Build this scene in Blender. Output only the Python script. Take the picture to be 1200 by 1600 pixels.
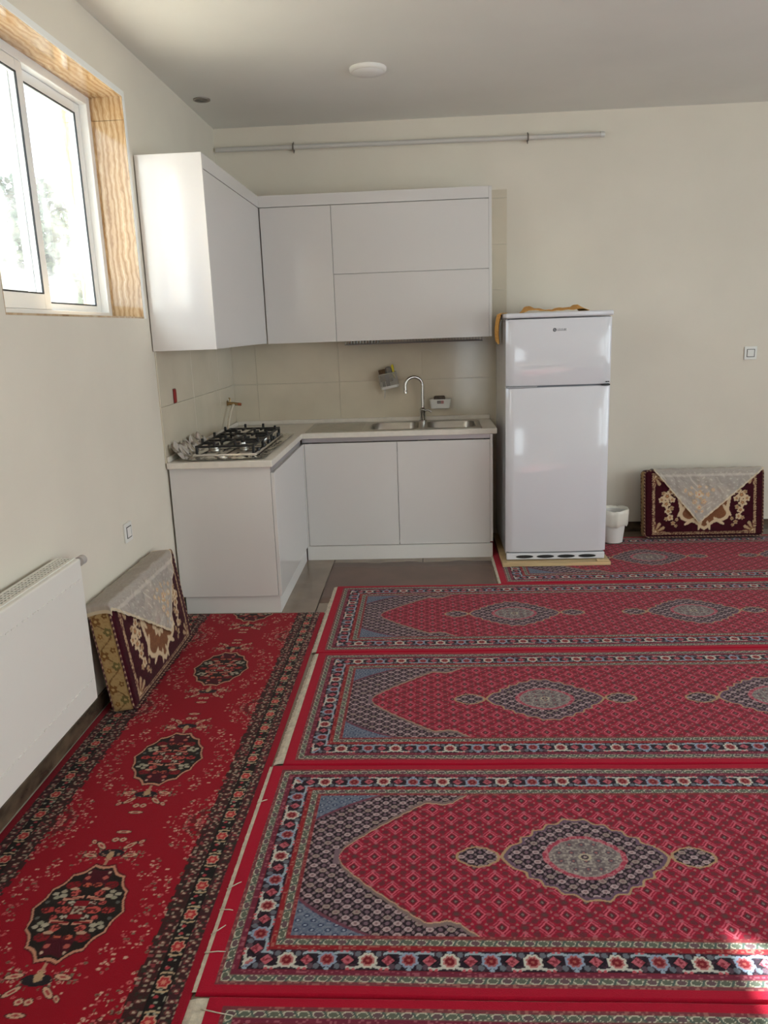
import bpy, bmesh, math, random
import numpy as np
from mathutils import Vector, Matrix

# ------------------------------------------------------------------ scene reset
for o in list(bpy.data.objects):
    bpy.data.objects.remove(o, do_unlink=True)
scene = bpy.context.scene
COL = scene.collection
R = math.radians

# ------------------------------------------------------------------ camera
# X right along the kitchen wall, Y=0 kitchen wall (camera at negative Y), Z up
CAM = (1.3993, -5.6899, 1.5342)
YAW, PITCH, ROLL, FPX = -0.058, 0.2319, -0.0352, 1218.1
F = Vector((math.sin(YAW)*math.cos(PITCH), math.cos(YAW)*math.cos(PITCH), -math.sin(PITCH)))
R0 = Vector((math.cos(YAW), -math.sin(YAW), 0)); U0 = R0.cross(F)
RR = math.cos(ROLL)*R0 + math.sin(ROLL)*U0
UU = -math.sin(ROLL)*R0 + math.cos(ROLL)*U0
cd = bpy.data.cameras.new('camera'); cam = bpy.data.objects.new('camera', cd); COL.objects.link(cam)
cam.matrix_world = Matrix(((RR.x, UU.x, -F.x, CAM[0]), (RR.y, UU.y, -F.y, CAM[1]), (RR.z, UU.z, -F.z, CAM[2]), (0, 0, 0, 1)))
cd.sensor_fit = 'VERTICAL'; cd.sensor_height = 36.0; cd.lens = FPX/1600*36.0
cd.clip_start = 0.05; cd.clip_end = 200
scene.camera = cam

# ------------------------------------------------------------------ light
scene.view_settings.view_transform = 'Standard'
scene.view_settings.look = 'None'
scene.view_settings.gamma = 1.0
scene.view_settings.use_curve_mapping = False
scene.view_settings.exposure = 0.53
SKY_STRENGTH = 4.5
world = bpy.data.worlds.new('sky'); scene.world = world; world.use_nodes = True
bg = world.node_tree.nodes['Background']
bg.inputs[0].default_value = (0.885, 0.945, 1.0, 1); bg.inputs[1].default_value = SKY_STRENGTH
SUN_DIR = Vector((1.0, -0.905, -0.752)).normalized()
sl = bpy.data.lights.new('sun', 'SUN'); sun = bpy.data.objects.new('sun', sl); COL.objects.link(sun)
sun.rotation_euler = SUN_DIR.to_track_quat('-Z', 'Y').to_euler(); sun.location = (-6, 6, 6)
sl.energy = 72.0; sl.angle = R(0.9); sl.color = (1.0, 0.95, 0.86)

def portal(name, loc, rot, sx, sy):
    l = bpy.data.lights.new(name, 'AREA'); o = bpy.data.objects.new(name, l); COL.objects.link(o)
    l.shape = 'RECTANGLE'; l.size = sx; l.size_y = sy; l.cycles.is_portal = True
    o.location = loc; o.rotation_euler = rot
WIN = [(-3.06, -1.72), (-5.40, -4.06)]           # openings in the left wall (Y range), second one added unseen for light
WZ0, WZ1 = 1.620, 2.645; XR_ = 6.2
for a, b in WIN:
    portal('sky_portal', (-0.36, (a+b)/2, (WZ0+WZ1)/2), (0, -math.pi/2, 0), WZ1-WZ0, b-a)
DOORX = (1.80, 2.70); REAR = -8.2; DOORZ = 2.15
portal('sky_portal', ((DOORX[0]+DOORX[1])/2, REAR-0.36, DOORZ/2), (math.pi/2, 0, 0), DOORX[1]-DOORX[0], DOORZ)
ADDED_RWIN = (4.85, 6.10); RWZ = (0.45, 2.60)  # rear window added out of view to brighten the room
portal('sky_portal', (sum(ADDED_RWIN)/2, REAR-0.36, sum(RWZ)/2), (math.pi/2, 0, 0), ADDED_RWIN[1]-ADDED_RWIN[0], RWZ[1]-RWZ[0])
ADDED_SWIN = [(-7.9, -6.1), (-5.9, -4.1), (-3.9, -2.1)]; SWZ = (0.45, 2.60)   # windows added in the unseen right wall for daylight (Y ranges)
for a, b in ADDED_SWIN:
    portal('sky_portal', (XR_+0.36, (a+b)/2, sum(SWZ)/2), (0, math.pi/2, 0), SWZ[1]-SWZ[0], b-a)

# ------------------------------------------------------------------ helpers
def lin1(c):
    c = np.asarray(c, float)/255.0
    return np.where(c <= 0.04045, c/12.92, ((c+0.055)/1.055)**2.4)
def L3(c):
    a = lin1(c); return (float(a[0]), float(a[1]), float(a[2]), 1.0)

MATS = {}
def mat(name, rgb, rough=0.5, metal=0.0, spec=0.5, var=0.0, vscale=6.0, bump=0.0, bscale=200.0, coat=0.0, attr=None, stretch=None, rgb2=None, transmission=0.0, emit=None):
    if name in MATS: return MATS[name]
    m = bpy.data.materials.new(name); m.use_nodes = True; MATS[name] = m
    nt = m.node_tree; b = nt.nodes['Principled BSDF']
    b.inputs['Base Color'].default_value = L3(rgb)
    b.inputs['Roughness'].default_value = rough; b.inputs['Metallic'].default_value = metal
    b.inputs['Specular IOR Level'].default_value = spec; b.inputs['Coat Weight'].default_value = coat
    b.inputs['Transmission Weight'].default_value = transmission
    if emit:
        b.inputs['Emission Color'].default_value = L3(emit[0]); b.inputs['Emission Strength'].default_value = emit[1]
    tc = nt.nodes.new('ShaderNodeTexCoord'); vec = tc.outputs['Object']
    if stretch:
        mp = nt.nodes.new('ShaderNodeMapping'); mp.inputs['Scale'].default_value = stretch
        nt.links.new(vec, mp.inputs['Vector']); vec = mp.outputs['Vector']
    if attr:
        a = nt.nodes.new('ShaderNodeAttribute'); a.attribute_name = attr
        nz = nt.nodes.new('ShaderNodeTexNoise'); nz.inputs['Scale'].default_value = 380; nz.inputs['Detail'].default_value = 2
        mr = nt.nodes.new('ShaderNodeMapRange'); mr.inputs['To Min'].default_value = 1-var; mr.inputs['To Max'].default_value = 1+var
        nt.links.new(vec, nz.inputs['Vector']); nt.links.new(nz.outputs['Fac'], mr.inputs['Value'])
        mx = nt.nodes.new('ShaderNodeVectorMath'); mx.operation = 'SCALE'
        nt.links.new(a.outputs['Color'], mx.inputs[0]); nt.links.new(mr.outputs['Result'], mx.inputs['Scale'])
        nt.links.new(mx.outputs['Vector'], b.inputs['Base Color'])
    elif var > 0 or rgb2:
        nz = nt.nodes.new('ShaderNodeTexNoise'); nz.inputs['Scale'].default_value = vscale; nz.inputs['Detail'].default_value = 5
        nt.links.new(vec, nz.inputs['Vector'])
        cr = nt.nodes.new('ShaderNodeValToRGB')
        c1 = np.array(rgb, float); c2 = np.array(rgb2, float) if rgb2 else np.clip(c1*(1-var), 0, 255)
        cr.color_ramp.elements[0].position = 0.35; cr.color_ramp.elements[1].position = 0.65
        cr.color_ramp.elements[0].color = L3(c2); cr.color_ramp.elements[1].color = L3(c1)
        nt.links.new(nz.outputs['Fac'], cr.inputs['Fac']); nt.links.new(cr.outputs['Color'], b.inputs['Base Color'])
    if bump > 0:
        nb = nt.nodes.new('ShaderNodeTexNoise'); nb.inputs['Scale'].default_value = bscale; nb.inputs['Detail'].default_value = 3
        nt.links.new(vec, nb.inputs['Vector'])
        bp = nt.nodes.new('ShaderNodeBump'); bp.inputs['Strength'].default_value = bump; bp.inputs['Distance'].default_value = 0.004
        nt.links.new(nb.outputs['Fac'], bp.inputs['Height']); nt.links.new(bp.outputs['Normal'], b.inputs['Normal'])
    return m

def wloc(o):
    v = Vector((0, 0, 0))
    while o: v += o.location; o = o.parent
    return v

def tag(o, label, cat=None, group=None, kind=None):
    o['label'] = label
    if cat: o['category'] = cat
    if group: o['group'] = group
    if kind: o['kind'] = kind
    return o

def thing(name, loc, label, cat, group=None):
    o = bpy.data.objects.new(name, None); COL.objects.link(o); o.location = loc; o.empty_display_size = 0.05
    return tag(o, label, cat, group)

def finish(name, me, m, parent, smooth, local):
    if m is not None: me.materials.append(m)
    if smooth:
        me.polygons.foreach_set('use_smooth', [True]*len(me.polygons))
        if smooth is not True: me.set_sharp_from_angle(angle=R(smooth))
    o = bpy.data.objects.new(name, me); COL.objects.link(o)
    if parent:
        o.parent = parent
        if not local: me.transform(Matrix.Translation(-wloc(parent)))
    elif not local:
        co = np.empty(len(me.vertices)*3); me.vertices.foreach_get('co', co); co = co.reshape(-1, 3)
        c = Vector(((co[:, 0].min()+co[:, 0].max())/2, (co[:, 1].min()+co[:, 1].max())/2, co[:, 2].min()))
        me.transform(Matrix.Translation(-c)); o.location = c
    return o

def obj(name, bm, m, parent=None, smooth=False, local=False):
    me = bpy.data.meshes.new(name)
    bmesh.ops.recalc_face_normals(bm, faces=bm.faces)
    bm.to_mesh(me); bm.free()
    return finish(name, me, m, parent, smooth, local)

def B(): return bmesh.new()
def box(bm, x0, x1, y0, y1, z0, z1, bev=0.0, seg=2, M=None):
    r = bmesh.ops.create_cube(bm, size=1.0)
    vs = r['verts']
    for v in vs:
        v.co = Vector((x0+(v.co.x+.5)*(x1-x0), y0+(v.co.y+.5)*(y1-y0), z0+(v.co.z+.5)*(z1-z0)))
    if bev > 0:
        es = list({e for v in vs for e in v.link_edges})
        rb = bmesh.ops.bevel(bm, geom=es, offset=bev, segments=seg, profile=0.5, affect='EDGES')
        if M is not None:
            allv = set(rb['verts']) | {v for v in vs if v.is_valid}
            for v in allv: v.co = M @ v.co
    elif M is not None:
        for v in vs: v.co = M @ v.co
    return bm
def bx(name, x0, x1, y0, y1, z0, z1, m, parent=None, bev=0.0, seg=2):
    return obj(name, box(B(), x0, x1, y0, y1, z0, z1, bev, seg), m, parent)

def tube(bm, pts, r, n=10, cap=True, closed=False):
    pts = [Vector(p) for p in pts]; rings = []
    rad = r if hasattr(r, '__len__') else [r]*len(pts)
    prev = None
    N = len(pts)
    for i, p in enumerate(pts):
        if closed: t = (pts[(i+1) % N]-pts[i-1]).normalized()
        elif i == 0: t = (pts[1]-p).normalized()
        elif i == N-1: t = (p-pts[i-1]).normalized()
        else: t = ((pts[i+1]-p).normalized()+(p-pts[i-1]).normalized()).normalized()
        if prev is None:
            a = t.orthogonal().normalized()
        else:
            a = (prev - t*prev.dot(t)).normalized()
        prev = a; b = t.cross(a)
        rings.append([bm.verts.new(p+rad[i]*(math.cos(2*math.pi*k/n)*a+math.sin(2*math.pi*k/n)*b)) for k in range(n)])
    for i in range(N if closed else N-1):
        A, C = rings[i], rings[(i+1) % N]
        for k in range(n): bm.faces.new((A[k], A[(k+1) % n], C[(k+1) % n], C[k]))
    if cap and not closed:
        bm.faces.new(rings[0][::-1]); bm.faces.new(rings[-1])
    return bm

def lathe(bm, prof, n=32, c=(0, 0, 0), axis='Z', cap=True):
    rings = []
    for r, h in prof:
        ring = []
        for k in range(n):
            a = 2*math.pi*k/n; x, y = r*math.cos(a), r*math.sin(a)
            p = {'Z': (x, y, h), 'Y': (x, h, y), 'X': (h, x, y)}[axis]
            ring.append(bm.verts.new((c[0]+p[0], c[1]+p[1], c[2]+p[2])))
        rings.append(ring)
    for A, C in zip(rings[:-1], rings[1:]):
        for k in range(n): bm.faces.new((A[k], A[(k+1) % n], C[(k+1) % n], C[k]))
    if cap:
        bm.faces.new(rings[0][::-1]); bm.faces.new(rings[-1])
    return bm

def rrect(cx, cy, hx, hy, r, n=6):
    pts = []
    for sx, sy, a0 in ((1, 1, 0), (-1, 1, 90), (-1, -1, 180), (1, -1, 270)):
        for k in range(n+1):
            a = R(a0+90*k/n); pts.append((cx+sx*(hx-r)+r*math.cos(a), cy+sy*(hy-r)+r*math.sin(a)))
    return pts

def loft(bm, loops, cap0=False, cap1=False):
    rings = [[bm.verts.new(p) for p in lp] for lp in loops]
    n = len(rings[0])
    for A, C in zip(rings[:-1], rings[1:]):
        for k in range(n): bm.faces.new((A[k], A[(k+1) % n], C[(k+1) % n], C[k]))
    if cap0: bm.faces.new(rings[0][::-1])
    if cap1: bm.faces.new(rings[-1])
    return bm

def struct(o, label=None):
    o['kind'] = 'structure'
    if label: o['label'] = label
    return o

def grid_mesh(name, P, colors=None):
    """P: (n,m,3) vertex grid; colors: (n,m,3) sRGB 0..255 stored as linear point colour"""
    n, m = P.shape[:2]
    me = bpy.data.meshes.new(name)
    me.vertices.add(n*m); me.vertices.foreach_set('co', P.reshape(-1).astype(np.float32))
    i = np.arange(n*m).reshape(n, m)
    q = np.stack([i[:-1, :-1], i[1:, :-1], i[1:, 1:], i[:-1, 1:]], -1).reshape(-1, 4)
    me.loops.add(q.size); me.loops.foreach_set('vertex_index', q.reshape(-1).astype(np.int32))
    me.polygons.add(len(q)); me.polygons.foreach_set('loop_start', (np.arange(len(q))*4).astype(np.int32))
    me.polygons.foreach_set('loop_total', np.full(len(q), 4, np.int32))
    me.update(calc_edges=True)
    if colors is not None:
        at = me.color_attributes.new('weave', 'FLOAT_COLOR', 'POINT')
        c = np.ones((n*m, 4), np.float32); c[:, :3] = lin1(np.clip(colors.reshape(-1, 3), 0, 255))
        at.data.foreach_set('color', c.reshape(-1))
    return me

rng = np.random.RandomState(7); random.seed(7)

# ------------------------------------------------------------------ materials
M_wall = mat('wall_plaster_cream', (226, 217, 201), 0.75, var=0.025, vscale=2.0, bump=0.06, bscale=60)
M_ceil = mat('ceiling_plaster', (232, 231, 224), 0.8, var=0.02, vscale=1.5)
M_tile = mat('wall_tile_cream', (216, 204, 182), 0.12, var=0.05, vscale=3.0, spec=0.5)
M_grout = mat('grout', (150, 138, 120), 0.9)
M_floor = mat('floor_tile_taupe', (142, 124, 106), 0.22, var=0.10, vscale=5.0, bump=0.03, bscale=40)
M_floorbase = mat('floor_grout', (92, 82, 72), 0.9)
M_base = mat('baseboard_brown_marble', (104, 88, 70), 0.2, rgb2=(64, 52, 42), vscale=9, stretch=(1, 1, 2))
M_gloss = mat('cabinet_gloss_white', (216, 211, 207), 0.12, spec=0.5, coat=0.0)
M_carc = mat('cabinet_white', (222, 217, 212), 0.4)
M_dark = mat('dark_plastic_and_vent_shade', (30, 28, 27), 0.8)  # dark plastic of frames and feet; in the vents its colour stands for shade
M_alu = mat('aluminium_profile', (176, 172, 176), 0.35, metal=0.8)
M_top = mat('worktop_cream', (226, 218, 206), 0.3, var=0.03, vscale=30)
M_steel = mat('brushed_steel', (178, 174, 166), 0.28, metal=1.0, bump=0.02, bscale=300)
M_chrome = mat('chrome', (215, 213, 210), 0.08, metal=1.0)
M_pvc = mat('window_white_pvc', (236, 236, 234), 0.3)
M_gasket = mat('window_gasket', (40, 42, 45), 0.6)
M_white = mat('white_plastic', (228, 225, 218), 0.35)
M_fridge = mat('fridge_white_enamel', (218, 216, 219), 0.09, coat=0.3)
M_black = mat('cast_iron_black', (24, 22, 22), 0.45)
M_foil = mat('aluminium_foil', (222, 220, 216), 0.16, metal=1.0)
M_rad = mat('radiator_white', (230, 225, 216), 0.35)
M_pipe = mat('grey_pipe', (206, 202, 196), 0.3, metal=0.15)
M_bag = mat('bin_bag_white', (228, 222, 208), 0.3)
M_pine = mat('pine_board', (214, 184, 136), 0.5, var=0.15, vscale=3, stretch=(1, 14, 14))
M_cloth = mat('orange_woven_cloth', (236, 182, 100), 0.9, rgb2=(206, 140, 62), vscale=150, bump=0.4, bscale=300)
M_fringe = mat('carpet_fringe_cream', (216, 206, 186), 0.9, var=0.12, vscale=60, bump=0.5, bscale=400)
M_carpet = mat('carpet_weave', (150, 20, 45), 0.95, attr='weave', var=0.22, bump=0.5, bscale=500, spec=0.12)
M_cush = mat('cushion_weave', (70, 10, 20), 0.85, attr='weave', var=0.15, bump=0.4, bscale=500, spec=0.15)
M_leaf = mat('shrub_leaf', (74, 86, 66), 0.6, var=0.3, vscale=8)
M_bark = mat('bark', (120, 104, 88), 0.9, var=0.3, vscale=20)
M_ground = mat('garden_soil', (176, 164, 146), 0.95, var=0.2, vscale=3)
M_brass = mat('brass_valve', (168, 140, 96), 0.3, metal=0.9)
M_red = mat('red_plastic', (150, 22, 20), 0.4)

for _m in (M_carpet, M_cush):
    _b = _m.node_tree.nodes['Principled BSDF']; _b.inputs['Sheen Weight'].default_value = 0.09; _b.inputs['Sheen Roughness'].default_value = 0.45; _b.inputs['Sheen Tint'].default_value = (1.0, 0.86, 0.86, 1)

def onyx_mat():
    m = bpy.data.materials.new('onyx_marble'); m.use_nodes = True; nt = m.node_tree; b = nt.nodes['Principled BSDF']
    tc = nt.nodes.new('ShaderNodeTexCoord')
    def mapped(sc):
        mp = nt.nodes.new('ShaderNodeMapping'); mp.inputs['Scale'].default_value = sc; nt.links.new(tc.outputs['Object'], mp.inputs['Vector']); return mp.outputs['Vector']
    wv = nt.nodes.new('ShaderNodeTexWave'); wv.bands_direction = 'X'; wv.inputs['Scale'].default_value = 11.5; wv.inputs['Distortion'].default_value = 6.5
    wv.inputs['Detail'].default_value = 3.0; wv.inputs['Detail Scale'].default_value = 1.35; wv.inputs['Detail Roughness'].default_value = 0.6
    nt.links.new(mapped((1.0, 0.55, 0.55)), wv.inputs['Vector'])
    nz = nt.nodes.new('ShaderNodeTexNoise'); nz.inputs['Scale'].default_value = 1.0; nz.inputs['Detail'].default_value = 4; nz.inputs['Roughness'].default_value = 0.6
    nt.links.new(mapped((46.0, 3.0, 3.0)), nz.inputs['Vector'])
    w = nt.nodes.new('ShaderNodeMix'); w.data_type = 'FLOAT'; w.inputs['Factor'].default_value = 0.45
    nt.links.new(wv.outputs['Fac'], w.inputs['A']); nt.links.new(nz.outputs['Fac'], w.inputs['B'])
    cr = nt.nodes.new('ShaderNodeValToRGB'); e = cr.color_ramp.elements
    e[0].color = L3((140, 104, 68)); e[0].position = 0.12; e[1].color = L3((206, 186, 154)); e[1].position = 0.88
    for pos, c in ((.26, (164, 128, 88)), (.40, (178, 146, 106)), (.52, (190, 160, 122)), (.66, (180, 148, 108)), (.76, (196, 168, 132))):
        x = e.new(pos); x.color = L3(c)
    nt.links.new(w.outputs['Result'], cr.inputs['Fac']); nt.links.new(cr.outputs['Color'], b.inputs['Base Color'])
    b.inputs['Roughness'].default_value = 0.08
    return m
M_onyx = onyx_mat()

def glass_mat(name, tint):
    m = bpy.data.materials.new(name); m.use_nodes = True; nt = m.node_tree
    nt.nodes.remove(nt.nodes['Principled BSDF']); out = nt.nodes['Material Output']
    tr = nt.nodes.new('ShaderNodeBsdfTransparent'); tr.inputs[0].default_value = tint
    gl = nt.nodes.new('ShaderNodeBsdfGlossy'); gl.inputs['Roughness'].default_value = 0.02
    tl = nt.nodes.new('ShaderNodeBsdfTranslucent'); tl.inputs[0].default_value = (0.9, 0.9, 0.9, 1)
    tc = nt.nodes.new('ShaderNodeTexCoord'); nz = nt.nodes.new('ShaderNodeTexNoise'); nz.inputs['Scale'].default_value = 5; nz.inputs['Detail'].default_value = 6
    nt.links.new(tc.outputs['Object'], nz.inputs['Vector'])
    mr = nt.nodes.new('ShaderNodeMapRange'); mr.inputs['From Min'].default_value = 0.4; mr.inputs['From Max'].default_value = 0.75
    mr.inputs['To Min'].default_value = 0.01; mr.inputs['To Max'].default_value = 0.07
    nt.links.new(nz.outputs['Fac'], mr.inputs['Value'])
    m1 = nt.nodes.new('ShaderNodeMixShader'); nt.links.new(mr.outputs['Result'], m1.inputs[0]); nt.links.new(tr.outputs[0], m1.inputs[1]); nt.links.new(tl.outputs[0], m1.inputs[2])
    lw = nt.nodes.new('ShaderNodeLayerWeight'); lw.inputs['Blend'].default_value = 0.5
    pw = nt.nodes.new('ShaderNodeMath'); pw.operation = 'POWER'; pw.inputs[1].default_value = 4.0; nt.links.new(lw.outputs['Facing'], pw.inputs[0])
    fr = nt.nodes.new('ShaderNodeMath'); fr.operation = 'MULTIPLY_ADD'; fr.inputs[1].default_value = 0.6; fr.inputs[2].default_value = 0.03; nt.links.new(pw.outputs[0], fr.inputs[0])
    m2 = nt.nodes.new('ShaderNodeMixShader'); nt.links.new(fr.outputs[0], m2.inputs[0]); nt.links.new(m1.outputs[0], m2.inputs[1]); nt.links.new(gl.outputs[0], m2.inputs[2])
    nt.links.new(m2.outputs[0], out.inputs['Surface'])
    return m
M_glass = glass_mat('window_glass', (0.94, 0.97, 0.97, 1)); M_glass_dusty_dimmed = glass_mat('window_glass_dusty_dimmed', (0.74, 0.795, 0.83, 1))  # second glass tinted darker to cut daylight from the left windows, besides its dust

def lace_mat():
    m = bpy.data.materials.new('sheer_lace'); m.use_nodes = True; nt = m.node_tree
    b = nt.nodes['Principled BSDF']; out = nt.nodes['Material Output']
    at = nt.nodes.new('ShaderNodeAttribute'); at.attribute_name = 'weave'
    nt.links.new(at.outputs['Color'], b.inputs['Base Color']); b.inputs['Roughness'].default_value = 0.7
    tr = nt.nodes.new('ShaderNodeBsdfTransparent')
    dn = nt.nodes.new('ShaderNodeAttribute'); dn.attribute_name = 'thread'
    mx = nt.nodes.new('ShaderNodeMixShader'); nt.links.new(dn.outputs['Fac'], mx.inputs[0])
    nt.links.new(tr.outputs[0], mx.inputs[1]); nt.links.new(b.outputs[0], mx.inputs[2]); nt.links.new(mx.outputs[0], out.inputs['Surface'])
    return m
M_lace = lace_mat()

# ------------------------------------------------------------------ room shell
H = 2.886; XR = 6.2; T = 0.30
FLOOR = bx('floor', -T, XR+T, REAR-T, T, -0.20, -0.008, M_floorbase); struct(FLOOR, 'taupe porcelain tiled floor under the carpets')
ceil = bx('ceiling', -T, XR+T, REAR-T, T, H, H+0.2, M_ceil); struct(ceil, 'plain off-white plaster ceiling')
def wall_holes(name, along, a0, a1, t0, t1, holes, m):
    """slab along X or Y with rectangular openings (s0,s1,z0,z1)"""
    bm = B(); holes = sorted(holes); cur = a0
    def add(s0, s1, z0, z1):
        if s1-s0 < 1e-4 or z1-z0 < 1e-4: return
        if along == 'Y': box(bm, t0, t1, s0, s1, z0, z1)
        else: box(bm, s0, s1, t0, t1, z0, z1)
    for s0, s1, z0, z1 in holes:
        add(cur, s0, 0, H); add(s0, s1, 0, z0); add(s0, s1, z1, H); cur = s1
    add(cur, a1, 0, H)
    return obj(name, bm, m)
WL = wall_holes('wall_left', 'Y', REAR, 0, -T, 0, [(a, b, WZ0, WZ1) for a, b in WIN], M_wall); struct(WL, 'cream plastered wall with the window')
WB = bx('wall_back', -T, XR+T, 0, T, 0, H, M_wall); struct(WB, 'cream plastered wall behind the kitchen and fridge')
WR = wall_holes('wall_right', 'Y', REAR, 0, XR, XR+T, [(a, b, SWZ[0], SWZ[1]) for a, b in ADDED_SWIN], M_wall); struct(WR, 'cream plastered wall at the right')
WRe = wall_holes('wall_rear', 'X', 0, XR, REAR-T, REAR, [(DOORX[0], DOORX[1], 0, DOORZ), (ADDED_RWIN[0], ADDED_RWIN[1], RWZ[0], RWZ[1])], M_wall); struct(WRe, 'cream plastered wall behind the viewer')
# plaster skin of the kitchen half of the back wall, ends in a fine vertical line
bx('plaster_panel', 0.0, 1.985, -0.004, 0.0, 0, H, M_wall, WB)

# floor tiles 0.6 m, joints measured on the strip in front of the sink unit
fx0, fy0 = 0.757-1.2, -1.632
tile_me = None
for i in range(-1, 13):
    for j in range(-6, 2):
        x0 = fx0+0.6*i; x1 = x0+0.6; y0 = fy0+1.2*j; y1 = y0+1.2
        x0c, x1c, y0c, y1c = max(x0, 0), min(x1, XR), max(y0, REAR), min(y1, 0)
        if x1c-x0c < 0.02 or y1c-y0c < 0.02: continue
        g = 0.002
        full = (x0c == x0 and x1c == x1 and y0c == y0 and y1c == y1)
        if full and tile_me:
            o = bpy.data.objects.new('floor_tile', tile_me); COL.objects.link(o); o.parent = FLOOR
            o.location = Vector((x0, y0, 0))-wloc(FLOOR)
        else:
            bm = box(B(), g, x1c-x0c-g, g, y1c-y0c-g, -0.008, 0.0, 0.0015, 1)
            o = obj('floor_tile', bm, M_floor, FLOOR, local=True); o.location = Vector((x0c, y0c, 0))-wloc(FLOOR)
            if full: tile_me = o.data
# glazed wall tiles (0.6 x 0.3) on the back wall and left wall
TX = [0.0, 0.18, 0.78, 1.38, 1.98]
TZ = [0.0, 0.265, 0.565, 0.865, 1.165, 1.465, 1.765, 2.065, 2.365, 2.42]
for i in range(4):
    for k in range(9):
        bx('wall_tile', TX[i]+.0005, TX[i+1]-.0005, -0.011, -0.004, TZ[k]+.0008, TZ[k+1]-.0008, M_tile, WB, 0.0005, 1)
TY = [0.0, -0.42, -1.02, -1.632]
for i in range(3):
    for k in (3, 4):
        bx('wall_tile', 0.0, 0.007, TY[i+1]+.001, TY[i]-.013 if i == 0 else TY[i]-.001, TZ[k]+.001, TZ[k+1]-.001, M_tile, WL, 0.001, 1)

# baseboards: brown marble lengths
bbl = thing('baseboard_left', (0, -4.9, 0), 'dark brown marble baseboard along the left wall', 'baseboard'); struct(bbl); del bbl['category']
ys = [-1.63, -2.42, -3.205, -4.0, -4.8, -5.6, -6.4, -7.2, REAR+0.01]
for a, b in zip(ys[:-1], ys[1:]):
    bx('marble_length', 0.0, 0.012, b+.001, a-.001, 0.0, 0.075, M_base, bbl, 0.001, 1)
bbb = thing('baseboard_back', (4.1, -0.006, 0), 'dark brown marble baseboard along the back wall', 'baseboard'); struct(bbb); del bbb['category']
xs = [2.0, 2.72, 3.52, 4.32, 5.12, XR-0.01]
for a, b in zip(xs[:-1], xs[1:]):
    bx('marble_length', a+.001, b-.001, -0.012, 0.0, 0.0, 0.075, M_base, bbb, 0.001, 1)

# ------------------------------------------------------------------ left window
def sliding_window(n, y0, y1):
    w = thing('window_%d' % n, (-0.2, (y0+y1)/2, WZ0), 'white sliding window of two sashes in the left wall', 'window'); struct(w); del w['category']
    fr = 0.045; X0, X1 = -0.235, -0.160
    bm = B()
    box(bm, X0, X1, y0, y0+fr, WZ0, WZ1, .003); box(bm, X0, X1, y1-fr, y1, WZ0, WZ1, .003)
    box(bm, X0, X1, y0+fr, y1-fr, WZ0, WZ0+.035, .003); box(bm, X0, X1, y0+fr, y1-fr, WZ1-fr, WZ1, .003)
    obj('window_frame', bm, M_pvc, w)
    mid = -2.40 + (y1+1.72)
    for (s0, s1, xc, inner) in ((mid-0.03, y1-fr-.002, -0.212, False), (y0+fr+.002, mid+.03, -0.178, True)):
        z0, z1 = WZ0+.036, WZ1-fr-.001; st = 0.055; rl = 0.062 if inner else 0.03; d = 0.016
        sa = obj('sash', (lambda bm: [box(bm, xc-d, xc+d, s0, s0+st, z0, z1, .003), box(bm, xc-d, xc+d, s1-st, s1, z0, z1, .003),
             box(bm, xc-d, xc+d, s0+st, s1-st, z0, z0+rl, .003), box(bm, xc-d, xc+d, s0+st, s1-st, z1-0.045, z1, .003)] and bm)(B()), M_pvc, w)
        g = 0.005; q0, q1, p0, p1 = s0+st, s1-st, z0+rl, z1-.045
        bm = B()
        box(bm, xc+d-.006, xc+d+.001, q0, q0+g, p0, p1); box(bm, xc+d-.006, xc+d+.001, q1-g, q1, p0, p1)
        box(bm, xc+d-.006, xc+d+.001, q0+g, q1-g, p1-g, p1); box(bm, xc+d-.006, xc+d+.001, q0+g, q1-g, p0, p0+g)
        obj('gasket', bm, M_gasket, sa)
        bx('pane', xc-.003, xc+.003, q0, q1, p0, p1, M_glass_dusty_dimmed, sa)
    bx('handle', -0.162, -0.138, mid-.012, mid+.012, WZ0+.40, WZ0+.56, M_pvc, w, .006) if n > 1 else None
    return w
win1 = sliding_window(1, *WIN[0]); win1['label'] = 'white sliding window of two sashes beside the wall cabinet'
added_win2 = sliding_window(2, *WIN[1]); added_win2['label'] = 'unseen white sliding window added on the left wall for more daylight'  # added beyond the view to let in more light
# onyx reveal slabs, inside and outside of the frame
for n, (y0, y1) in enumerate(WIN, 1):
    t = thing('trim_%d' % n, (-0.15, y1, WZ0), 'golden brown veined onyx lining of the window recess', 'trim'); struct(t); del t['category']
    for xa, xb in ((-0.160, -0.002), (-T, -0.236)):
        bx('onyx_jamb', xa, xb, y1-.008, y1-.0005, WZ0+.008, 2.535, M_onyx, t)
        bx('onyx_jamb', xa, xb, y1-.008, y1-.0005, 2.537, WZ1-.008, M_onyx, t)
        bx('onyx_jamb', xa, xb, y0+.0005, y0+.008, WZ0+.008, WZ1-.008, M_onyx, t)
        bx('onyx_head', xa, xb, y0+.0005, y1-.0005, WZ1-.008, WZ1-.0005, M_onyx, t)
        bx('onyx_sill', xa, xb, y0+.0005, y1-.0005, WZ0+.0005, WZ0+.008, M_onyx, t)
    bm = B()
    box(bm, .0003, .0018, y1-.008, y1+.020, WZ0, WZ1-.008); box(bm, .0003, .0018, y0-.020, y1+.020, WZ1-.008, WZ1+.020)
    obj('plaster_edge', bm, mat('fresh_plaster_white', (240, 238, 232), .7), t)
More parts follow.
